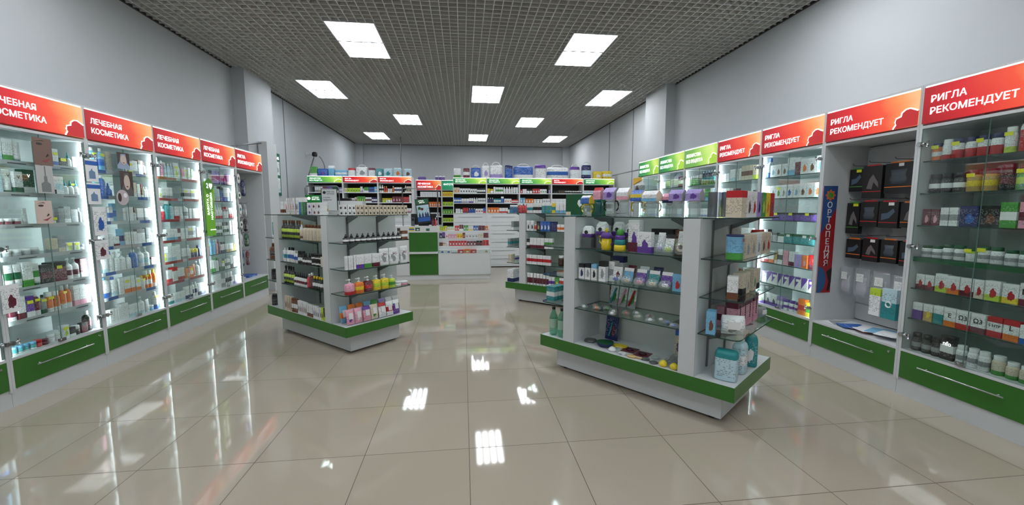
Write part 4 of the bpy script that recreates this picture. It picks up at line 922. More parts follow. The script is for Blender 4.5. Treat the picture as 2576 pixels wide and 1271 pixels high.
for k, (u, v, r_) in enumerate([(-.725, -.02, .55), (-.60, .13, .55)]):
    o = put('carton', 'G~', u, v, 1.3625, .17, .19, .07, ['large green carton on top beside the baby bottles, outer', 'large green carton on top beside the baby bottles, inner'][k], r_, 'large green cartons', named='large_green_carton'); obj('white_logo', MB().prism([(.02, .1), (.04, .07), (.06, .09), (.055, .12), (.04, .14), (.025, .13)], -.037, -.0355), plastic('w'), o); obj('price_sticker', MB().box(-.084, -.037, .0, -.04, -.0355, .03), plastic('e'), o)

# ------------------------------------------------------------------ open orthopaedic cabinet
OB, OW = (RX_, 3.54, 0), .81
TO = frame_xy(OB, -PI / 2)          # local x runs toward the viewer's side (world -y)
t = thing('slat_panel', 'white slatted back wall with hooks in the orthopaedic cabinet', 'wall panel', TO(.02, .44), -PI / 2)
b = MB()
for k in range(10): b.box(0, 0, .37 + k * .16, OW - .055, .02, .37 + k * .16 + .148)
b.box(0, .012, .37, OW - .055, .03, 1.98); obj('slats', b, WHITE, t)
PK = [('r1a', .0, .13, 1.575, .2, 'g'), ('r1b', .135, .16, 1.51, .28, 'r'), ('r1c', .31, .25, 1.545, .25, 'o'), ('r1d', .575, .16, 1.50, .30, 'a'), ('r2a', .0, .12, 1.19, .28, 'g'), ('r2b', .135, .15, 1.26, .22, 'r'), ('r2c', .30, .16, 1.255, .22, 'r'), ('r2d', .475, .14, 1.265, .2, 'o'), ('r2e', .625, .12, 1.25, .22, 'a'),
      ('r3a', .02, .14, .965, .175, 'o'), ('r3b', .17, .16, .955, .2, 'r'), ('r3c', .34, .145, .96, .195, 'o'), ('r3d', .495, .15, .95, .2, 'r'), ('r3e', .65, .09, .95, .2, 'a')]
for n, (nm, x, w_, z, h_, c) in enumerate(PK):
    row = {'1': 'top', '2': 'middle', '3': 'lower'}[nm[1]]
    t = thing('support_package', f'black hanging support pack, {ORD["abcde".index(nm[2]) + 1]} from the left, {row} hook row', 'hanging pack', TO(x + w_ / 2 + .03, .26, z), -PI / 2 + random.uniform(-.12, .12), 'black packs hanging in the orthopaedic cabinet')
    bx = obj('box', MB().box(-w_ / 2 + .002, 0, 0, w_ / 2 - .002, .045, h_), pack('k~'), t); obj('colour_strip', MB().box(-w_ / 2 + .004, -.0012, h_ * .2, w_ / 2 - .004, -.0002, h_ * .2 + .006), plastic({'a': 'k'}.get(c, c)), bx)
    # leg / torso picture printed as a pale shape
    pic = MB(); a = w_ * .34
    if n % 3 == 0: pic.prism([(-a, h_ * .3), (a * .2, h_ * .38), (a, h_ * .62), (a * .7, h_ * .75), (-a * .1, h_ * .58), (-a, h_ * .55)], -.001, .0)
    elif n % 3 == 1: pic.prism([(-a * .8, h_ * .3), (0, h_ * .28), (a * .2, h_ * .5), (a, h_ * .32), (a * .9, h_ * .48), (a * .1, h_ * .74), (-a * .4, h_ * .6)], -.001, .0)
    else: pic.loft([(h_ * .3, a * .7, .001, 0, 0), (h_ * .45, a, .001, 0, 0), (h_ * .6, a * .75, .001, 0, 0), (h_ * .78, a * .9, .001, 0, 0)], 2, 12)
    obj('picture', pic, plain(['cool_photo', 'warm_photo', 'grey_photo'][n % 3], srgb(*[(74, 92, 112), (110, 104, 104), (70, 78, 88)][n % 3]), .5), bx)
    obj('hang_tab', MB().box(-w_ * .35, .01, h_, w_ * .35, .012, h_ + .012), plastic({'a': 'k'}.get(c, c)), t)
    if n % 2 == 0: obj('price_tag', MB().box(0, -.003, h_ - .03, .045, -.001, h_ - .005), YTAG if n % 4 == 0 else WTAG, t)
    hk = obj('hook', MB().tube([(0, .185, h_ + .03), (0, -.03, h_ + .03), (0, -.045, h_ + .045)], .003, 6), STEEL, None, TO(x + w_ / 2 + .03, .26, z), -PI / 2)
    tag(hk, f'metal hook holding {ORD["abcde".index(nm[2]) + 1]} pack of the {row} row, orthopaedic cabinet', 'hook', 'metal display hooks')
for k, (x, w_, z, h_, c, l) in enumerate([(.03, .13, .63, .25, 'xa', 'first'), (.17, .16, .625, .26, 'xa', 'second'), (.335, .17, .61, .27, 'xa', 'third'), (.51, .14, .62, .25, 'xa', 'fourth')]):
    t = thing('bagged_support', f'white bandage support in clear hanging bag, {l} from the left', 'hanging pack', TO(x + w_ / 2, .24, z), -PI / 2 + random.uniform(-.1, .1), 'clear bags hanging in the orthopaedic cabinet')
    obj('bag', MB().loft([(0, w_ * .42, .01), (.03, w_ * .47, .022), (h_ * .6, w_ * .48, .024), (h_ * .9, w_ * .46, .004), (h_, w_ * .46, .002)], 3, 16), clear('bag_film', (.9, .92, .94, 1), 1.2, .12, .08), t)
    obj('support', MB().loft([(.02, w_ * .26, .012), (h_ * .3, w_ * .34, .016), (h_ * .55, w_ * .26, .016), (h_ * .7, w_ * .3, .01)], 2.4, 14), plain('pale_fabric', srgb(206, 204, 210), .8), t)
    obj('insert_card', MB().box(-w_ * .2, -.027, h_ * .55, w_ * .25, -.025, h_ * .82), pack('w'), t)
t = thing('white_green_pack', 'tall white pack with yellow-green top hanging low', 'hanging pack', TO(.45, .16, .515), -PI / 2, 'goods in the orthopaedic cabinet'); obj('box', MB().box(-.045, 0, 0, .045, .03, .23), pack('w^h'), t)
t = thing('teal_pack', 'teal hanging pack with white ring picture', 'hanging pack', TO(.56, .17, .51), -PI / 2, 'goods in the orthopaedic cabinet'); obj('box', MB().box(-.06, 0, 0, .06, .03, .25), pack('s|t'), t)
obj('ring_picture', MB().tube([(.022 * math.cos(a * PI / 8), -.002, .12 + .022 * math.sin(a * PI / 8)) for a in range(16)], .006, 6, closed=True), plastic('w'), t)
for k in range(11):
    c = ['w*a', 'a*k', 'w*b', 'b*c', 'w^b', 'w*i', 'i^w', 'w^c', 'c*w', 'w*B', 'w'][k]
    o = obj('leaflet', MB().loft([(0, .075, .1), (.003, .075, .1)], 20, 12, smooth=False), pack(c), None, TO(.12 + .054 * k, .15 + .03 * (k % 3), .3615 + .0035 * k), -PI / 2 + random.uniform(-.5, .5))
    tag(o, f'{phrase(c)} booklet, {ORD[k + 1]} in the fanned spread on the cabinet base', 'booklet', 'booklets spread in the orthopaedic cabinet')
t = thing('hanging_banner', 'narrow blue and red banner reading orthopaedics down its length', 'banner', (3.31, 3.518, .628), 0.0)
b = MB(); b.box(0, -.004, 0, .14, 0, 1.0); pn = obj('banner_panel', b, plain('banner_red', srgb(158, 28, 34), .5), t)
obj('blue_top', MB().prism([(0, 1.0), (.14, 1.0), (.14, .80), (0, .56)], -.0052, -.0042), plain('banner_blue', srgb(46, 82, 140), .5), pn)
obj('blue_ball', MB().prism([(0, 0)] + [(.085 * math.cos(R(a)), .12 + .13 * math.sin(R(a))) for a in range(-70, 91, 10)] + [(0, .25)], -.0055, -.0043), plain('banner_ball', srgb(42, 88, 138), .5), pn)
obj('dark_leg', MB().prism([(.085, .2), (.14, .24), (.14, .1), (.125, .02), (.1, .02), (.115, .1)], -.006, -.0056), plain('banner_black', srgb(20, 20, 24), .5), pn)
for a in range(8): pass
b = MB(); b.prism([(.07 + (.045 + .008 * math.cos(8 * R(a))) * math.cos(R(a)), .915 + (.045 + .008 * math.cos(8 * R(a))) * math.sin(R(a))) for a in range(0, 360, 6)], -.0062, -.0054); obj('round_logo', b, plain('logo_orange', srgb(206, 108, 60), .5), pn)
obj('logo_core', MB().prism([(.07 + .025 * math.cos(R(a)), .915 + .025 * math.sin(R(a))) for a in range(0, 360, 15)], -.007, -.0063), plastic('g'), pn)
for k, ch in enumerate('ОРТОПЕДИЯ'):
    text(ch, .075, pn, (.07 + .0, -.0058, .80 - k * .068), plain('banner_letter', srgb(225, 225, 228), .5), align='CENTER', bold=.0008)

# ------------------------------------------------------------------ medicine shelving behind the counter
CART = 'medicine_box'
def back_unit(label, x0, W, y, top, zs, kind, words, sh=.135, base=1.33, drawers=6, D=.38, single=False, dark=True):
    t = thing('medicine_shelf_unit', label, 'shelving', (x0, y, 0), 0, 'white medicine shelving with lit headers')
    p = .014; W -= .0015
    b = MB(); b.box(0, 0, .02, p, D, top).box(W - p, 0, .02, W, D, top).box(p, 0, top - .014, W - p, D, top).box(p, 0, top - sh - .016, W - p, D, top - sh)
    b.box(p, 0, base - .014, W - p, D, base).box(p, .01, .02, W - p, D, .07); obj('carcass', b, WHITE2, t)
    obj('dark_back', MB().box(p, D - .012, base, W - p, D, top - sh - .016), DARK, t)
    for z in zs: obj('shelf', MB().box(p, .004, z - .018, W - p, D - .014, z), WHITE2, t)
    if drawers:
        h = (base - .02 - .08) / drawers
        for k in range(drawers):
            z = .08 + k * h; d = obj('drawer', MB().box(p + .002, -.002, z, W - p - .002, .014, z + h - .008), WHITE2, t)
            obj('handle', MB().box(W * .14, -.012, z + h * .6, W * .86, -.002, z + h * .6 + .012), ALU, d)
    header(t, W, sh + .012, top - sh - .012, kind, words, size=.036 if sh < .2 else .07, single=single, y=-.006)
    obj('light_edge', MB().box(p, -.003, top - .012, W - p, .004, top - .002), SIGNEDGE, t)
    return t
BX = [-.236, .568, 1.367, 2.162, 2.961, 3.755]
BL = ['medicine shelving with white drawers, first beside the counter gap', 'medicine shelving second from the counter gap', 'medicine shelving third from the counter gap', 'medicine shelving with the only red header, behind green boxes', 'end medicine shelving at the vitamin side wall']
ZS = [1.805, 1.572]
for i in range(5):
    back_unit(BL[i], BX[i], BX[i + 1] - BX[i], 10.12, 2.168, ZS, 'red' if i == 3 else 'green', REC if i == 3 else ('НАРУЖНЫЕ\nСРЕДСТВА' if i == 4 else LEK))
FX = [-3.345, -2.608, -1.865, -1.123]
FL_ = ['medicine shelving with green header beside the cosmetics side wall', 'red-headed medicine shelving in the middle of three', 'red-headed medicine shelving beside the white wall end']
for i in range(3):
    back_unit(FL_[i], FX[i], FX[i + 1] - FX[i], 9.55, 2.142, [1.795, 1.573], 'green' if i == 0 else 'red', LEK if i == 0 else REC, base=1.36)
back_unit('distant cosmetics shelving with red header seen through the gap', -1.385, .75, 12.7, 2.285, [1.80, 1.5, 1.2], 'red', COS, sh=.29, base=.95, drawers=4)
back_unit('distant herbal tea shelving with teal header seen through the gap', -.632, .8, 12.7, 2.285, [1.80, 1.52, 1.28, 1.04], 'teal', 'ФИТОТЕРАПИЯ', sh=.29, base=.80, drawers=3, single=True)
BG = [['med e*o 2 .055 .13;med w*k 4 .05 .11;med w*k 3 .04 .1;med k=w 4 .04 .12', 'med b=w 4 .035 .12;med w_a 3 .05 .1;med w_p 2 .04 .11;bottle w,w 2 .045 .12;med w=a 3 .05 .11', '_ .03;med w 2 .045 .1;bottle w,k 1 .05 .11;med r_m 3 .035 .12;bottle b,w 3 .045 .11;med w*r 3 .05 .1;med b_r 1 .05 .12'],
      ['med y,w 1 .05 .11;jar w,y 1 .07 .1;med w 1 .04 .15;med w=g 3 .05 .14;bottle w,w 4 .05 .15;tube w,w 2 .05 .14', 'bottle B,w 3 .045 .12;med t=w 3 .055 .1;med b^w 1 .06 .15;_ .01;med w*o 3 .055 .1;med r=w 3 .05 .08', 'med o*w 4 .05 .13;med w_r 3 .05 .12;med w 3 .06 .08'],
      ['med r*w 1 .05 .09;med w 2 .04 .1;jar w,k 2 .06 .1;med r*w 3 .05 .11;med w*g 3 .045 .1;_ .04;bottle l,k 1 .035 .11', 'med c*w 2 .05 .12;med o*w 3 .055 .1;jar w,w 3 .06 .09;med w*a 3 .05 .1', 'med w 4 .05 .1;med w_b 5 .05 .11'],
      ['_ .03;jar k,k 2 .05 .06;med k*n 3 .045 .08;jar k,w 7 .052 .06', 'med w 4 .06 .1;med w_g 5 .05 .11', 'med w_r 9 .06 .1'],
      ['flat w=c 4 .13 .07 .08;med w_t 2 .06 .1', 'med c=w 8 .07 .1', 'med w_g 9 .06 .1']]
LG = [['_ .14;med w_a 2 .05 .14;med w_d 2 .04 .12;med m=w 2 .05 .13;med p=w 3 .04 .13;med G_w 3 .045 .12;med l=w 2 .04 .1', '_ .14;bottle b,c 6 .045 .16;med b=w 3 .04 .12;med c^b 2 .05 .1;jar w,w 2 .05 .07', '_ .1;med w 8 .05 .09'],
      ['med e*h 1 .065 .09;med h*g 5 .055 .09;med w_l 1 .05 .12;jar w,w 1 .03 .08;med g_w 2 .045 .11;med b=B 3 .04 .11;med c=s 1 .055 .12', '_ .04;med w=a 4 .045 .09;med e*n 1 .05 .11;med g*h 4 .045 .13;med w=m 3 .045 .11;med B=w 3 .04 .11', '_ .3;med w 2 .06 .08;med d=w 4 .05 .08'],
      ['bottle w=k,w 2 .05 .16;bottle r_o,y 2 .04 .13;jar w,w 2 .05 .08;bottle o,w 1 .045 .14;med w=B 3 .055 .11;_ .06;bottle w=k,w 1 .045 .15;med e*k 2 .05 .13', '_ .07;jar h,y 2 .035 .09;jar w,y 3 .05 .09;med m*i 3 .065 .13;med r*m 3 .06 .12;med w 1 .05 .16', '_ .05;med w*o 6 .06 .09;med w_i 5 .05 .08']]
MG = [['_ .1;med w 8 .07 .14', '_ .3;med o*w 6 .06 .14', '_ .28;med w*k 6 .06 .12', '_ .3;med w_a 5 .06 .13'], ['med y*o 7 .07 .14', 'med h*g 6 .075 .12', 'med g*h 7 .072 .14', 'med h*g 7 .075 .12', 'med g 7 .07 .12']]
for i in range(5):
    for r, z, nm in zip(BG[i], ZS + [1.33], ('top shelf', 'middle shelf', 'lower shelf')):
        c = ['first', 'second', 'third', 'red-headed', 'end'][i] + ' medicine unit'
        shelf(r, (BX[i], 10.12, 0), 0, .02, BX[i + 1] - BX[i] - .02, z + .001, f'{nm} of {c}', f'medicines, {c}, {nm}', y=.02, gap=.003, fit=1)
for i in range(3):
    for r, z, nm in zip(LG[i], [1.795, 1.573, 1.36], ('top shelf', 'middle shelf', 'lower shelf')):
        c = ['green-headed', 'middle red-headed', 'wall-end red-headed'][i] + ' unit'
        shelf(r, (FX[i], 9.55, 0), 0, .02, FX[i + 1] - FX[i] - .02, z + .001, f'{nm} of {c}', f'medicines, {c}, {nm}', y=.02, gap=.003, fit=1)
for i, (x0, zz) in enumerate([(-1.385, [1.80, 1.5, 1.2, .95]), (-.632, [1.80, 1.52, 1.28, 1.04, .80])]):
    for r, z, nm in zip(MG[i], zz, ('top shelf', 'second shelf', 'third shelf', 'fourth shelf', 'lowest shelf')):
        c = ['distant cosmetics', 'distant herbal tea'][i] + ' unit'
        CART = 'cosmetics_box' if i == 0 else 'tea_box'
        shelf(r.replace('med ', 'tea ') if i else r, (x0, 12.7, 0), 0, .02, .55 if i else .72, z + .001, f'{nm} of {c}', f'goods, {c}, {nm}', y=.02, gap=.003)
# big packs standing on top of the shelving
def top_pack(kind, code, x, w, h, y, z, label, cap=None, d=None):
    product(kind, code, w * .97, h, d or min(.26, max(.1, w * .6)), (x + w / 2, y + .17, z + .001), random.uniform(-.04, .04), label, 'large packs on top of the medicine shelving', cap=cap)
for a in [('nappy', 'w_g', -.218, .176, .232, 'green and white pack, first on the long shelving top'), ('nappy', 'm=w', .01, .16, .235, 'maroon pack with white label on the shelving top'), ('hnappy', 'b*w', .193, .25, .30, 'blue pack with cloud-white picture on the shelving top'),
          ('hnappy', 'w*l', .458, .19, .37, 'pale lilac pack with handle beside the larger lilac one'), ('hnappy', 'w_l', .655, .31, .385, 'widest pale lilac pack with knotted handle'), ('nappy', 'b^B', 1.021, .2, .32, 'bright blue pack with navy edge on the shelving top'),
          ('hnappy', 'b_w', 1.232, .49, .35, 'wide blue pack with triangular white handle'), ('nappy', 'w^p', 1.764, .28, .335, 'white pack with purple top panel, between two blue packs'), ('hnappy', 'w=b', 2.069, .54, .335, 'widest white and bright blue pack with handle'),
          ('hnappy', 'w^p', 2.648, .25, .365, 'white and purple pack with triangular handle'), ('hnappy', 'B=s', 2.952, .24, .415, 'dark navy pack with pointed handle'), ('nappy', 'y*w', 3.24, .24, .19, 'yellow and white pack near the side wall'), ('nappy', 'y=w', 3.49, .24, .2, 'yellow and black pack at the shelving end')]:
    top_pack(a[0], a[1], a[2], a[3], a[4], 10.12, 2.168, a[5])
for a in [('nappy', 'g_w', -3.324, .158, .207, 'green pack with white label by the side wall cable'), ('nappy', 'b*p', -3.163, .22, .165, 'blue pack with purple wave picture'), ('nappy', 'c^w', -2.94, .136, .233, 'tall light blue pack with white top'), ('nappy', 'c=w', -2.802, .275, .139, 'low wide light blue pack'),
          ('nappy', 'w^r', -2.518, .158, .186, 'white pack with red lettering band, first'), ('hnappy', 'w*a', -2.35, .255, .256, 'rounded white pack with handle loop, beside red-banded packs'), ('nappy', 'w^m', -2.085, .154, .191, 'white pack with red square, second'), ('nappy', 't*w', -1.922, .16, .177, 'dark teal pack with leg picture'),
          ('nappy', 's*t', -1.758, .2, .187, 'pale teal pack beside the dark teal one'), ('nappy', 's*o', -1.535, .172, .197, 'pale teal pack with orange figure'), ('nappy', 's*n', -1.317, .175, .176, 'pale teal pack with brown figure at shelving end')]:
    top_pack(a[0], a[1], a[2], a[3], a[4], 9.55, 2.142, a[5], d=.12)
top_pack('nappy', 'p', -1.33, .24, .1, 12.7, 2.285, 'purple rounded pack on the distant cosmetics shelving'); 
for k in range(3): top_pack('nappy', 'p^w', -.82 + .1 * k, .09, .13, 12.7, 2.285, ['first', 'second', 'third'][k] + ' small purple pack on the distant shelving top')

# ------------------------------------------------------------------ sales counter
def boxes(*bs):
    b = MB()
    for q in bs: b.box(*q)
    return b
CY = 8.42
t = thing('sales_counter', 'white sales counter with two green front panels', 'counter', (-1.42, CY, 0), 0)
obj('plinth', boxes((0, .03, 0, 1.955, .6, .09)), WHITE2, t)
obj('body', boxes((0, .012, .095, .34, .6, .96), (.34, .02, .095, .91, .6, .96), (0, 0, .96, .91, .6, 1.085)), WHITE2, t)
for z0, z1 in ((.105, .53), (.575, .955)): obj('green_panel', boxes((.345, .003, z0, .905, .0195, z1)), GREEN, t)
obj('ledge', boxes((.345, -.06, .535, .905, .0195, .57)), WHITE2, t)
for k, x in enumerate((.912, 1.435)): obj('front_panel', boxes((x, .0, .095, x + (.52 if k == 0 else .518), .02, .53)), WHITE2, t)
obj('tray_tiers', boxes((.912, .022, .095, 1.955, .6, .53), (.912, .15, .531, 1.955, .6, .67), (.912, .28, .671, 1.955, .6, .82), (.912, .41, .821, 1.955, .6, .97)), WHITE2, t)
obj('side_cheek', boxes((1.956, .0, .095, 1.972, .6, .55), (1.956, .14, .55, 1.972, .6, .70), (1.956, .4, .70, 1.972, .6, 1.0)), WHITE2, t)
for k in range(9): obj('tray_divider', boxes((.95 + k * .116, -.012, .535, .953 + k * .116, .018, .60)), ALU, t)
obj('tray_front', boxes((.915, -.014, .531, 1.955, -.012, .60)), GLASS, t)
for x, w_, c, l in ((.0, .06, 'k', 'square black sticker'), (.15, .1, 'y=b', 'yellow and blue loyalty card sticker'), (.27, .09, 'G*w', 'dark green sticker with bottle picture'), (.48, .07, 'G^t', 'small dark green sticker')):
    x += .2; h_ = w_ * (1 if c == 'k' else .72)
    if c == 'k': x = .12
    o = obj('sticker', boxes((0, -.003, 0, w_, -.001, h_)), pack(c), t, (x, 0, .99))
CART = 'small_box'
for r, yy, z, nm in (('med w*b 2 .1 .075;med w_a 1 .1 .07;med r*w 1 .1 .07;med o*w 1 .1 .08;med r*e 1 .1 .07;med w 1 .1 .08;med w*d 1 .11 .08', .02, .531, 'front tray'),
                     ('jar n,n 1 .07 .07;pouch e 1 .06 .07;jar w,w 1 .05 .06;med r*w 6 .055 .1;med m*w 3 .06 .09;med k*r 2 .06 .1;med r*m 2 .06 .11', .17, .671, 'second tier'),
                     ('med B*w 1 .05 .1;med p_k 1 .05 .12;med w*o 1 .05 .1;med i*w 3 .05 .08;med y*o 2 .05 .09;med n*o 1 .05 .11;med w*a 4 .055 .09;med e*w 2 .05 .08;med m*n 1 .09 .1', .30, .821, 'third tier'),
                     ('med h*y 2 .05 .09;med y*w 1 .05 .1;med w*y 3 .05 .08;med r*w 2 .045 .1;med m_w 2 .04 .12;med g*w 2 .05 .11;med w_y 2 .05 .08;med b*w 2 .05 .1;med m*k 2 .07 .1;med o*w 1 .06 .09', .43, .971, 'top tier')):
    shelf(r, (-1.42, CY, 0), 0, .925, 1.945, z, f'{nm} of the counter display', 'small goods in the counter display', y=yy, gap=.003, fit=1)
shelf('suppl m,m 1 .06 .14;bottle r,w 2 .04 .16', (-1.42, CY, 0), 0, .78, .92, 1.0865, 'counter beside the advert screen', 'goods on the counter', y=.1)
t = thing('cash_terminal', 'black cash desk screen standing on the counter', 'terminal', (-1.05, CY + .2, 1.086), 0)
obj('screen_back', boxes((0, 0, .02, .5, .05, .24)), BLACK, t); obj('stand', boxes((.15, -.02, 0, .35, .12, .02)), BLACK, t)
t = thing('card_reader', 'small grey card reader fixed on the counter screen', 'card reader', (-1.04, CY + .1, 1.086), 0)
obj('reader_body', boxes((0, 0, 0, .07, .04, .17)), plain('reader_grey', srgb(84, 90, 96), .4), t); obj('reader_screen', boxes((.01, -.002, .1, .06, 0, .15)), plain('reader_lcd', srgb(40, 48, 52), .2), t)
t = thing('advert_stand', 'tilted tall black advert screen with green top on the counter', 'screen', (-.905, CY + .12, 1.12), 0); t.rotation_euler = (-.08, R(-7), 0)
fr = obj('screen_frame', boxes((0, 0, 0, .27, .02, .5)), BLACK, t)
obj('green_band', boxes((.012, -.003, .39, .258, 0, .485)), plain('advert_green', srgb(16, 84, 46), .3, emit=.15), fr); obj('picture', boxes((.014, -.003, .04, .256, 0, .37)), pack('s_b'), fr)
for x, z, r_ in ((.07, .31, .03), (.12, .29, .028)): obj('round_badge', MB().tube([(x, -.004, z), (x, -.006, z)], r_, 18), plastic('G' if x < .1 else 'm'), fr)
for x in (.06, .12, .18, .22): obj('bottle_picture', MB().prism([(x - .018, .12), (x + .018, .12), (x + .018, .18), (x + .008, .2), (x + .008, .22), (x - .008, .22), (x - .008, .2), (x - .018, .18)], -.005, -.0035), plastic('B'), fr)
text('АПТЕКА', .028, fr, (.06, -.0045, .445), LETTER); text('РИГЛА', .032, fr, (.08, -.0045, .41), LETTER)
t = thing('counter_frame', 'chrome tube screen frame rising from the counter', 'frame', (-1.2, CY + .14, 1.086), 0)
obj('post', MB().tube([(0, 0, 0), (0, 0, .75)], .014, 10), STEEL, t); obj('post', MB().tube([(.69, 0, 0), (.69, 0, .70)], .014, 10), STEEL, t); obj('bar', MB().tube([(.01, 0, .745), (.66, 0, .745), (.68, 0, .73)], .008, 8), STEEL, t)
obj('bar', MB().tube([(-.9, 0, .275), (.16, 0, .275)], .008, 8), STEEL, t)
# lower counter run toward the cosmetics wall
t = thing('side_counter', 'white counter run toward the cosmetics wall, mostly hidden by an island', 'counter', (-3.2, 8.95, 0), 0)
obj('body', boxes((0, 0, .09, 1.76, .5, 1.02)), WHITE2, t); obj('plinth', boxes((0, .03, 0, 1.76, .5, .09)), WHITE2, t); obj('top', boxes((0, -.02, 1.02, 1.76, .5, 1.05)), WHITE2, t)
t = thing('white_counter_box', 'long white box housing raised on the side counter', 'equipment', (-2.79, 9.12, 1.051), 0)
obj('housing', boxes((0, 0, 0, .5, .3, .545)), WHITE2, t); obj('end_cover', boxes((.501, 0, 0, .69, .3, .54)), WHITE2, t); obj('black_lid', boxes((.14, .05, .5455, .42, .2, .60)), BLACK, t)
t = thing('black_printer', 'small black printer beside the white housing', 'printer', (-2.08, 9.0, 1.051), 0); obj('body', boxes((0, 0, 0, .2, .25, .36)), BLACK, t); obj('paper_slot', boxes((.03, -.002, .3, .17, 0, .31)), WTAG, t)
obj_ = obj('paper_tray', boxes((0, 0, 0, .4, .2, .03)), plain('pale_yellow', srgb(222, 216, 180), .5), None, (-1.86, 9.0, 1.46)); obj_.location = (-1.85, 9.02, 1.051)
tag(obj_, 'pale yellow paper tray beside the black printer', 'tray')
t = thing('promo_rack', 'dark tube rack with promotion boards on the side counter', 'display rack', (-3.19, 8.98, 1.051), 0)
obj('tube_frame', MB().tube([(0, 0, 0), (0, 0, .80), (.03, 0, .84), (.62, 0, .84), (.66, 0, .80), (.66, 0, 0)], .011, 8), STEEL, t)
g = obj('green_board', boxes((-.0, -.03, .35, .3, -.02, .66)), plain('board_green', srgb(32, 138, 62), .4), t)
text('АПТЕКИ', .034, g, (.13, -.032, .60), LETTER); text('РИГЛА', .045, g, (.13, -.032, .555), LETTER); obj('round_logo', MB().tube([(.075, -.031, .59), (.075, -.034, .59)], .03, 20), LETTER, g)
g = obj('grey_board', boxes((.32, -.02, .35, .62, -.01, .78)), plain('board_grey', srgb(214, 220, 220), .4), t)
obj('board_border', boxes((.31, -.024, .35, .322, -.008, .79), (.618, -.024, .35, .63, -.008, .79), (.31, -.024, .78, .63, -.008, .79)), BLACK, g)
DT = plain('dark_lettering', srgb(40, 44, 44), .5)
text('РИГЛА', .045, g, (.42, -.022, .71), DT); text('АПТЕКА', .038, g, (.42, -.022, .67), DT); text('в аптеку', .035, g, (.345, -.022, .60), DT); text('требуется', .035, g, (.345, -.022, .55), DT); obj('round_logo', MB().tube([(.375, -.021, .71), (.375, -.024, .71)], .03, 20), DT, g)

# ------------------------------------------------------------------ pieces on the walls and cabinets
t = thing('tall_side_panel', 'tall white upright box at the end of the cosmetics wall', 'panel', (-3.42, 7.60, 0), 0)
obj('panel_body', boxes((0, 0, 0, .14, .36, 2.56)), WHITE, t); obj('top_rail', MB().tube([(.05, -.001, 2.53), (.02, -.45, 2.44), (0, -.9, 2.34)], .012, 8), STEEL, t)
t = thing('wall_poster', 'tall green notice poster on the side wall behind the upright box', 'poster', (XL + .012, 8.56, 1.69), PI / 2)
pn = obj('sheet', boxes((0, -.006, 0, .34, 0, .82)), plain('poster_green', srgb(20, 92, 66), .5), t); text('АКЦИЯ', .075, pn, (.03, -.008, .70), LETTER, bold=.001)
obj('paper', boxes((.06, -.009, .40, .30, -.0065, .66)), pack('w*a'), pn); obj('paper', boxes((.06, -.009, .06, .30, -.0065, .34)), pack('w_s'), pn)
t = thing('security_camera', 'small black security camera on the side wall', 'camera', (XL, 10.4, 2.70), 0)
obj('bracket', MB().tube([(0, 0, 0), (.012, 0, 0)], .05, 16).tube([(.01, 0, 0), (.16, 0, 0)], .012, 8), WHITE, t); obj('camera_body', MB().loft([(-.05, .04, .045, .19), (-.03, .055, .055, .19), (.035, .055, .055, .19), (.055, .03, .03, .19)], 3, 14), BLACK, t)
tag(obj('camera_cable', MB().tube([(XL + .17, 10.4, 2.64), (XL + .13, 10.38, 2.5), (XL + .06, 10.3, 2.2), (XL + .03, 10.2, 1.7), (XL + .03, 10.1, 1.2)], .012, 6), STEEL), 'grey cable hanging down from the security camera', 'cable')
tag(obj('hanging_cable', MB().tube([(-1.9, 13.5, H), (-1.895, 13.5, 3.4), (-1.91, 13.5, 3.0), (-1.88, 13.5, 2.4), (-1.88, 13.5, 1.2)], .016, 6), STEEL), 'thin grey conduit dropping from the ceiling behind medicine shelving', 'cable')
tag(obj('bent_cable', MB().tube([(XL + .38, 10.1, 2.62), (XL + .42, 10.1, 2.59), (XL + .47, 10.09, 2.5), (XL + .5, 10.08, 2.4), (XL + .5, 10.08, 0)], .012, 6), STEEL), 'short bent grey cable above the blue pack', 'cable')
def sheet(nm, label, y0, z0, w_, h_, code, cat='poster', extra=None, x=LX + .022):
    """paper fixed on the glass of the cosmetics wall"""
    t = thing(nm, label, cat, (x, y0, z0), PI / 2, 'papers fixed on the cosmetics cabinets')
    p_ = obj('paper', boxes((0, -.0015, 0, w_, 0, h_)), pack(code) if isinstance(code, str) else code, t)
    if extra: extra(p_, w_, h_)
    return t
SKIN = plain('printed_skin', srgb(122, 96, 86), .5); SKIN2 = plain('printed_pale_skin', srgb(206, 186, 176), .5); INK = plain('printed_dark', srgb(58, 44, 44), .5); LIP = plain('printed_lip', srgb(150, 60, 66), .5); INKG = plain('printed_grey', srgb(120, 124, 126), .5); HAIR = plain('printed_hair', srgb(70, 54, 50), .5)
def ell(cx, cz, a, b_, k=16): return [(cx + a * math.cos(2 * PI * i / k), cz + b_ * math.sin(2 * PI * i / k)) for i in range(k)]
def face(p_, w_, h_):
    obj('eye', MB().prism(ell(w_ * .34, h_ * .78, w_ * .16, h_ * .045), -.003, -.0016), INK, p_); obj('brow', MB().prism([(w_ * .1, h_ * .86), (w_ * .5, h_ * .93), (w_ * .6, h_ * .88), (w_ * .5, h_ * .9)][::1], -.003, -.0016), HAIR, p_)
    obj('mouth', MB().prism([(w_ * .35, h_ * .16), (w_ * .6, h_ * .2), (w_ * .9, h_ * .3), (w_ * .62, h_ * .12)], -.003, -.0016), LIP, p_); obj('nose', MB().prism([(w_ * .62, h_ * .3), (w_ * .8, h_ * .38), (w_ * .74, h_ * .44), (w_ * .66, h_ * .36)], -.003, -.0016), INK, p_)
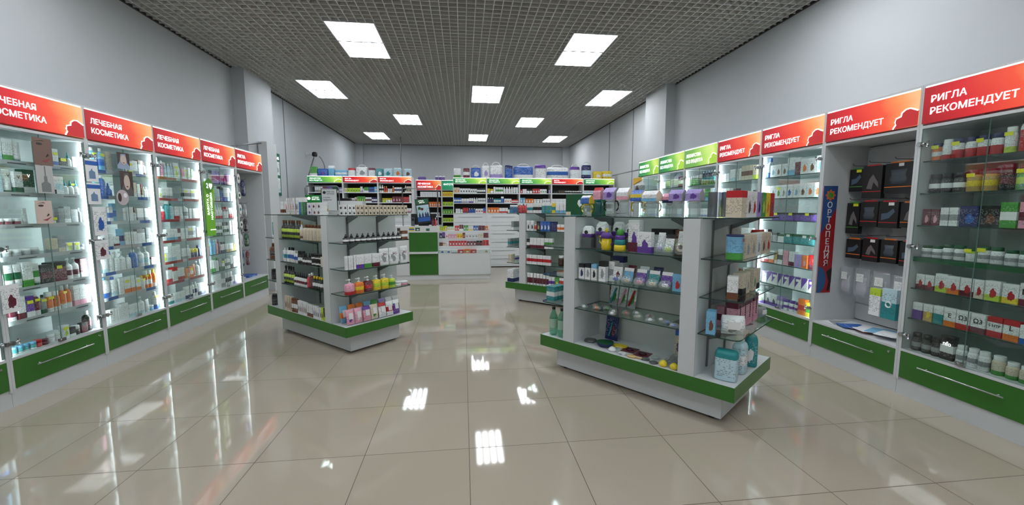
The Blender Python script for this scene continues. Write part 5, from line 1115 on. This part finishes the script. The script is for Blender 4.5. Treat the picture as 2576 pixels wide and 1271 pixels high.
def face2(p_, w_, h_):
    obj('hair', MB().prism([(0, h_), (0, h_ * .2), (w_ * .2, h_ * .45), (w_ * .3, h_ * .9), (w_ * .7, h_ * .95), (w_ * .8, h_ * .4), (w_, h_ * .2), (w_, h_)], -.0024, -.0016), HAIR, p_)
    obj('face', MB().prism(ell(w_ * .5, h_ * .55, w_ * .24, h_ * .3), -.0032, -.0025), SKIN2, p_); obj('mouth', MB().prism(ell(w_ * .5, h_ * .38, w_ * .08, h_ * .03, 8), -.004, -.0033), LIP, p_)
def bottlepic(p_, w_, h_): obj('bottle_picture', MB().prism([(w_ * .25, h_ * .05), (w_ * .8, h_ * .05), (w_ * .8, h_ * .35), (w_ * .62, h_ * .42), (w_ * .62, h_ * .62), (w_ * .56, h_ * .62), (w_ * .56, h_ * .98), (w_ * .5, h_ * .98), (w_ * .5, h_ * .62), (w_ * .44, h_ * .62), (w_ * .44, h_ * .42), (w_ * .25, h_ * .35)], -.003, -.0016), INKG, p_)
def bluepic(p_, w_, h_):
    obj('blue_band', boxes((0, -.003, h_ * .74, w_, -.0016, h_ * .92)), plastic('b'), p_); obj('bottle_picture', MB().prism([(w_ * .25, h_ * .15), (w_ * .75, h_ * .15), (w_ * .75, h_ * .45), (w_ * .55, h_ * .5), (w_ * .5, h_ * .6), (w_ * .4, h_ * .5), (w_ * .25, h_ * .45)], -.003, -.0016), plain('print_blue_grey', srgb(110, 136, 170), .5), p_)
sheet('face_poster', 'brown close-up face poster on the cosmetics cabinet glass', 3.565, 1.755, .145, .205, SKIN, extra=face)
sheet('bottle_poster', 'grey dropper bottle poster under the brown face poster', 3.567, 1.542, .13, .21, plain('printed_light_grey', srgb(184, 184, 182), .5), extra=bottlepic)
sheet('face_poster', 'pale woman face poster with red cream, third shelf level', 3.53, 1.31, .13, .175, SKIN2, extra=face)
sheet('leaflet', 'white leaflet with maroon product pictures, low beside the cut-off cabinet', 3.225, .69, .12, .2, 'w*m', 'leaflet')
sheet('leaflet', 'topmost blue-banded leaflet of the chain on the cabinet post', 3.99, 1.655, .12, .195, 'w~', 'leaflet', bluepic); sheet('leaflet', 'second blue-banded leaflet of the chain on the post', 3.985, 1.462, .13, .185, 'w~', 'leaflet', bluepic)
sheet('leaflet', 'third leaflet of the post chain with a blue bottle', 4.016, 1.19, .132, .25, 'w*b', 'leaflet'); sheet('leaflet', 'lowest leaflet of the post chain with reddish picture', 4.005, .975, .135, .17, 'w*m', 'leaflet')
sheet('portrait_poster', 'small portrait poster at top of the blue-labelled cabinet', 4.33, 1.80, .145, .15, plain('print_blue_pale', srgb(150, 164, 190), .5), extra=face2); sheet('portrait_poster', 'dark portrait poster under the small portrait', 4.345, 1.545, .15, .235, plain('printed_dark_grey', srgb(92, 88, 88), .5), extra=face2)
t = thing('round_sticker', 'round pink-grey sticker under the portrait posters', 'sticker', (LX + .026, 4.35, 1.53), PI / 2, 'papers fixed on the cosmetics cabinets')
dsk = obj('disc', MB().prism(ell(0, 0, .072, .072, 28), -.0015, 0), plain('sticker_grey', srgb(190, 178, 182), .5), t); obj('round_mark', MB().prism(ell(.03, .02, .022, .022), -.003, -.0016), WTAG, dsk); obj('portrait', MB().prism(ell(-.035, 0, .02, .04), -.003, -.0016), INK, dsk)
t = thing('green_banner', 'narrow green vertical banner with heart badge on the cabinet post', 'banner', (LX + .03, 5.602, 1.085), PI / 2)
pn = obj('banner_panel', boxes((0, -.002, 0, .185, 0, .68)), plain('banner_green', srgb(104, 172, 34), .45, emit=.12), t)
obj('badge', MB().prism([(.0, .62), (.04, .55), (.09, .53), (.15, .56), (.2, .62), (.16, .69), (.1, .73), (.04, .69)], -.005, -.003), plain('badge_green', srgb(84, 146, 44), .45), pn)
obj('heart', MB().prism([(.13, .585), (.165, .63), (.16, .655), (.14, .66), (.13, .645), (.12, .66), (.1, .655), (.095, .63)], -.008, -.0055), LETTER, pn); text('2', .085, pn, (.04, -.006, .60), LETTER, bold=.001)
text('ЗАБОТА О', .052, pn, (.075, -.0035, .26), LETTER, ry=-PI / 2, bold=.001); text('НАСТОЯЩЕМ', .052, pn, (.145, -.0035, .2), LETTER, ry=-PI / 2, bold=.001)
text('АПТЕКА РИГЛА', .016, pn, (.07, -.0035, .07), LETTER)
# hanging goods in the open end cabinet of the cosmetics wall
TC = frame_xy((LX, 6.435, 0), PI / 2)
rows_ = [(1.86, .24, 3, 'B'), (1.5, .2, 3, 'aw'), (1.28, .2, 3, 'k'), (1.05, .2, 3, 'Gw'), (.78, .22, 3, 'mB')]
for i, (z, h_, n, cs) in enumerate(rows_):
    for k in range(n):
        c = cs[k % len(cs)]; x = .07 + k * .17
        t = thing('hanging_accessory', f'{CNAME[c]} hanging accessory pack, {ORD[k + 1]} along the {ORD[i + 1]} hook row, open end cabinet', 'hanging pack', TC(x, .12, z - h_), PI / 2 + random.uniform(-.2, .2), 'accessories hanging in the open end cabinet')
        t['label'] = f'{CNAME[c]} hanging pack, {ORD[k + 1]} in the {ORD[i + 1]} hook row, open end cabinet'
        obj('pack_body', MB().loft([(0, .035, .012), (h_ * .2, .05, .022), (h_ * .8, .048, .02), (h_, .03, .004)], 2.6, 12), pack(c + '*a' if c != 'a' else 'a*w'), t)
        obj('hook', MB().tube([(0, .24, h_ + .012), (0, -.03, h_ + .012), (0, -.045, h_ + .03)], .003, 6), STEEL, t)
o = product('wipes', 'r*w', .2, .05, .14, TC(.2, .16, .362), PI / 2 + .2, 'red packet lying on the open end cabinet base', 'goods on the end cabinet base'); o = product('flat', 'b*c', .26, .03, .2, TC(.5, .2, .361), PI / 2, 'blue folder lying beside the red packet', 'goods on the end cabinet base')
for k, z in enumerate((1.86, 1.62, 1.42, 1.2)):
    t = thing('wobbler_tag', f'{["white round", "teal dotted", "long white", "small teal"][k]} tag hanging on the end cabinet post', 'tag', (LX + .022, 6.40, z), PI / 2, 'tags hanging on the end cabinet post')
    p_ = obj('tag_paper', MB().prism(ell(.04, 0, .04, .07 if k % 2 == 0 else .05), -.002, 0), WARMW, t); obj('dot', MB().prism(ell(.04, 0, .022, .022), -.004, -.0021), plastic('tG'[k % 2]) if k else INKG, p_)
# yellow-topped bag on the end vitamin cabinet
t = thing('gabled_bag', 'white carry pack with yellow folded top before the end vitamin cabinet', 'pack', (3.23, 7.42, 1.63), -PI / 2)
obj('pack_body', MB().loft([(0, .15, .03), (.02, .165, .05), (.2, .165, .05), (.3, .165, .025), (.35, .16, .005)], 5, 16), pack('w=a*k'), t)
obj('yellow_top', MB().prism([(-.165, .24), (.165, .31), (.16, .36), (-.16, .36)], -.052, -.03), plain('bag_yellow', srgb(226, 178, 40), .4), t); obj('hook', MB().tube([(0, .06, .37), (0, 0, .37), (0, -.03, .39)], .004, 6), STEEL, t)

# ------------------------------------------------------------------ writing on single packs, rail on the nearest vitamin cabinet
def find(part): return [o for o in bpy.data.objects if o.get('label') and part in o['label']]
INKD = plain('print_ink', srgb(34, 34, 38), .5)
def write(part, body, size, zf, mat=None, xf=0.0):
    for o in find(part):
        bb = o.bound_box; y = min(v[1] for v in bb); h_ = max(v[2] for v in bb)
        text(body, size, o, (xf * (bb[4][0] - bb[0][0]), y - .0006, h_ * zf), mat or INKD, align='CENTER', bold=size * .02, extrude=.0003)
NV = ' of nearest vitamin cabinet'
write('ninth from the left, fifth shelf' + NV, 'D3', .05, .5)
for n_, b_ in (('fourth', 'E'), ('fifth', 'Ω3'), ('sixth', 'Ω3'), ('seventh', '5 HTP'), ('eighth', 'L'), ('ninth', 'T')):
    write(n_ + ' from the left, sixth shelf' + NV, b_, .024 if b_ == '5 HTP' else .042, .5)
for n_ in ('first', 'second', 'third', 'fourth'): write('black-and-white supplement bottle, ' + n_ + ' from the left, bottom shelf' + NV, 'nfo', .03, .42, LETTER); 
write('black-and-white vitamin carton, fourth from the left, bottom shelf' + NV, 'nfo', .04, .6, LETTER)
write('pouch, ' , 'BIO', .03, .6, plastic('m'))
write('blue and green printed tin', 'Hi', .03, .78, plastic('r'))
for n_ in ('third', 'fourth', 'fifth'): write(n_ + ' from the left, second shelf of nearest full cosmetics cabinet', 'V', .034, .68, INKD if n_ != 'fifth' else LETTER)
cab0 = find('nearest vitamin cabinet, cut off')[0]
sh0 = [o for o in cab0.children if o.name.startswith('glass_shelf')][3]
obj('price_rail', MB().box(.022, .026, 1.03, .795, .0292, 1.062), plain('green_rail', srgb(22, 84, 48), .4), sh0)
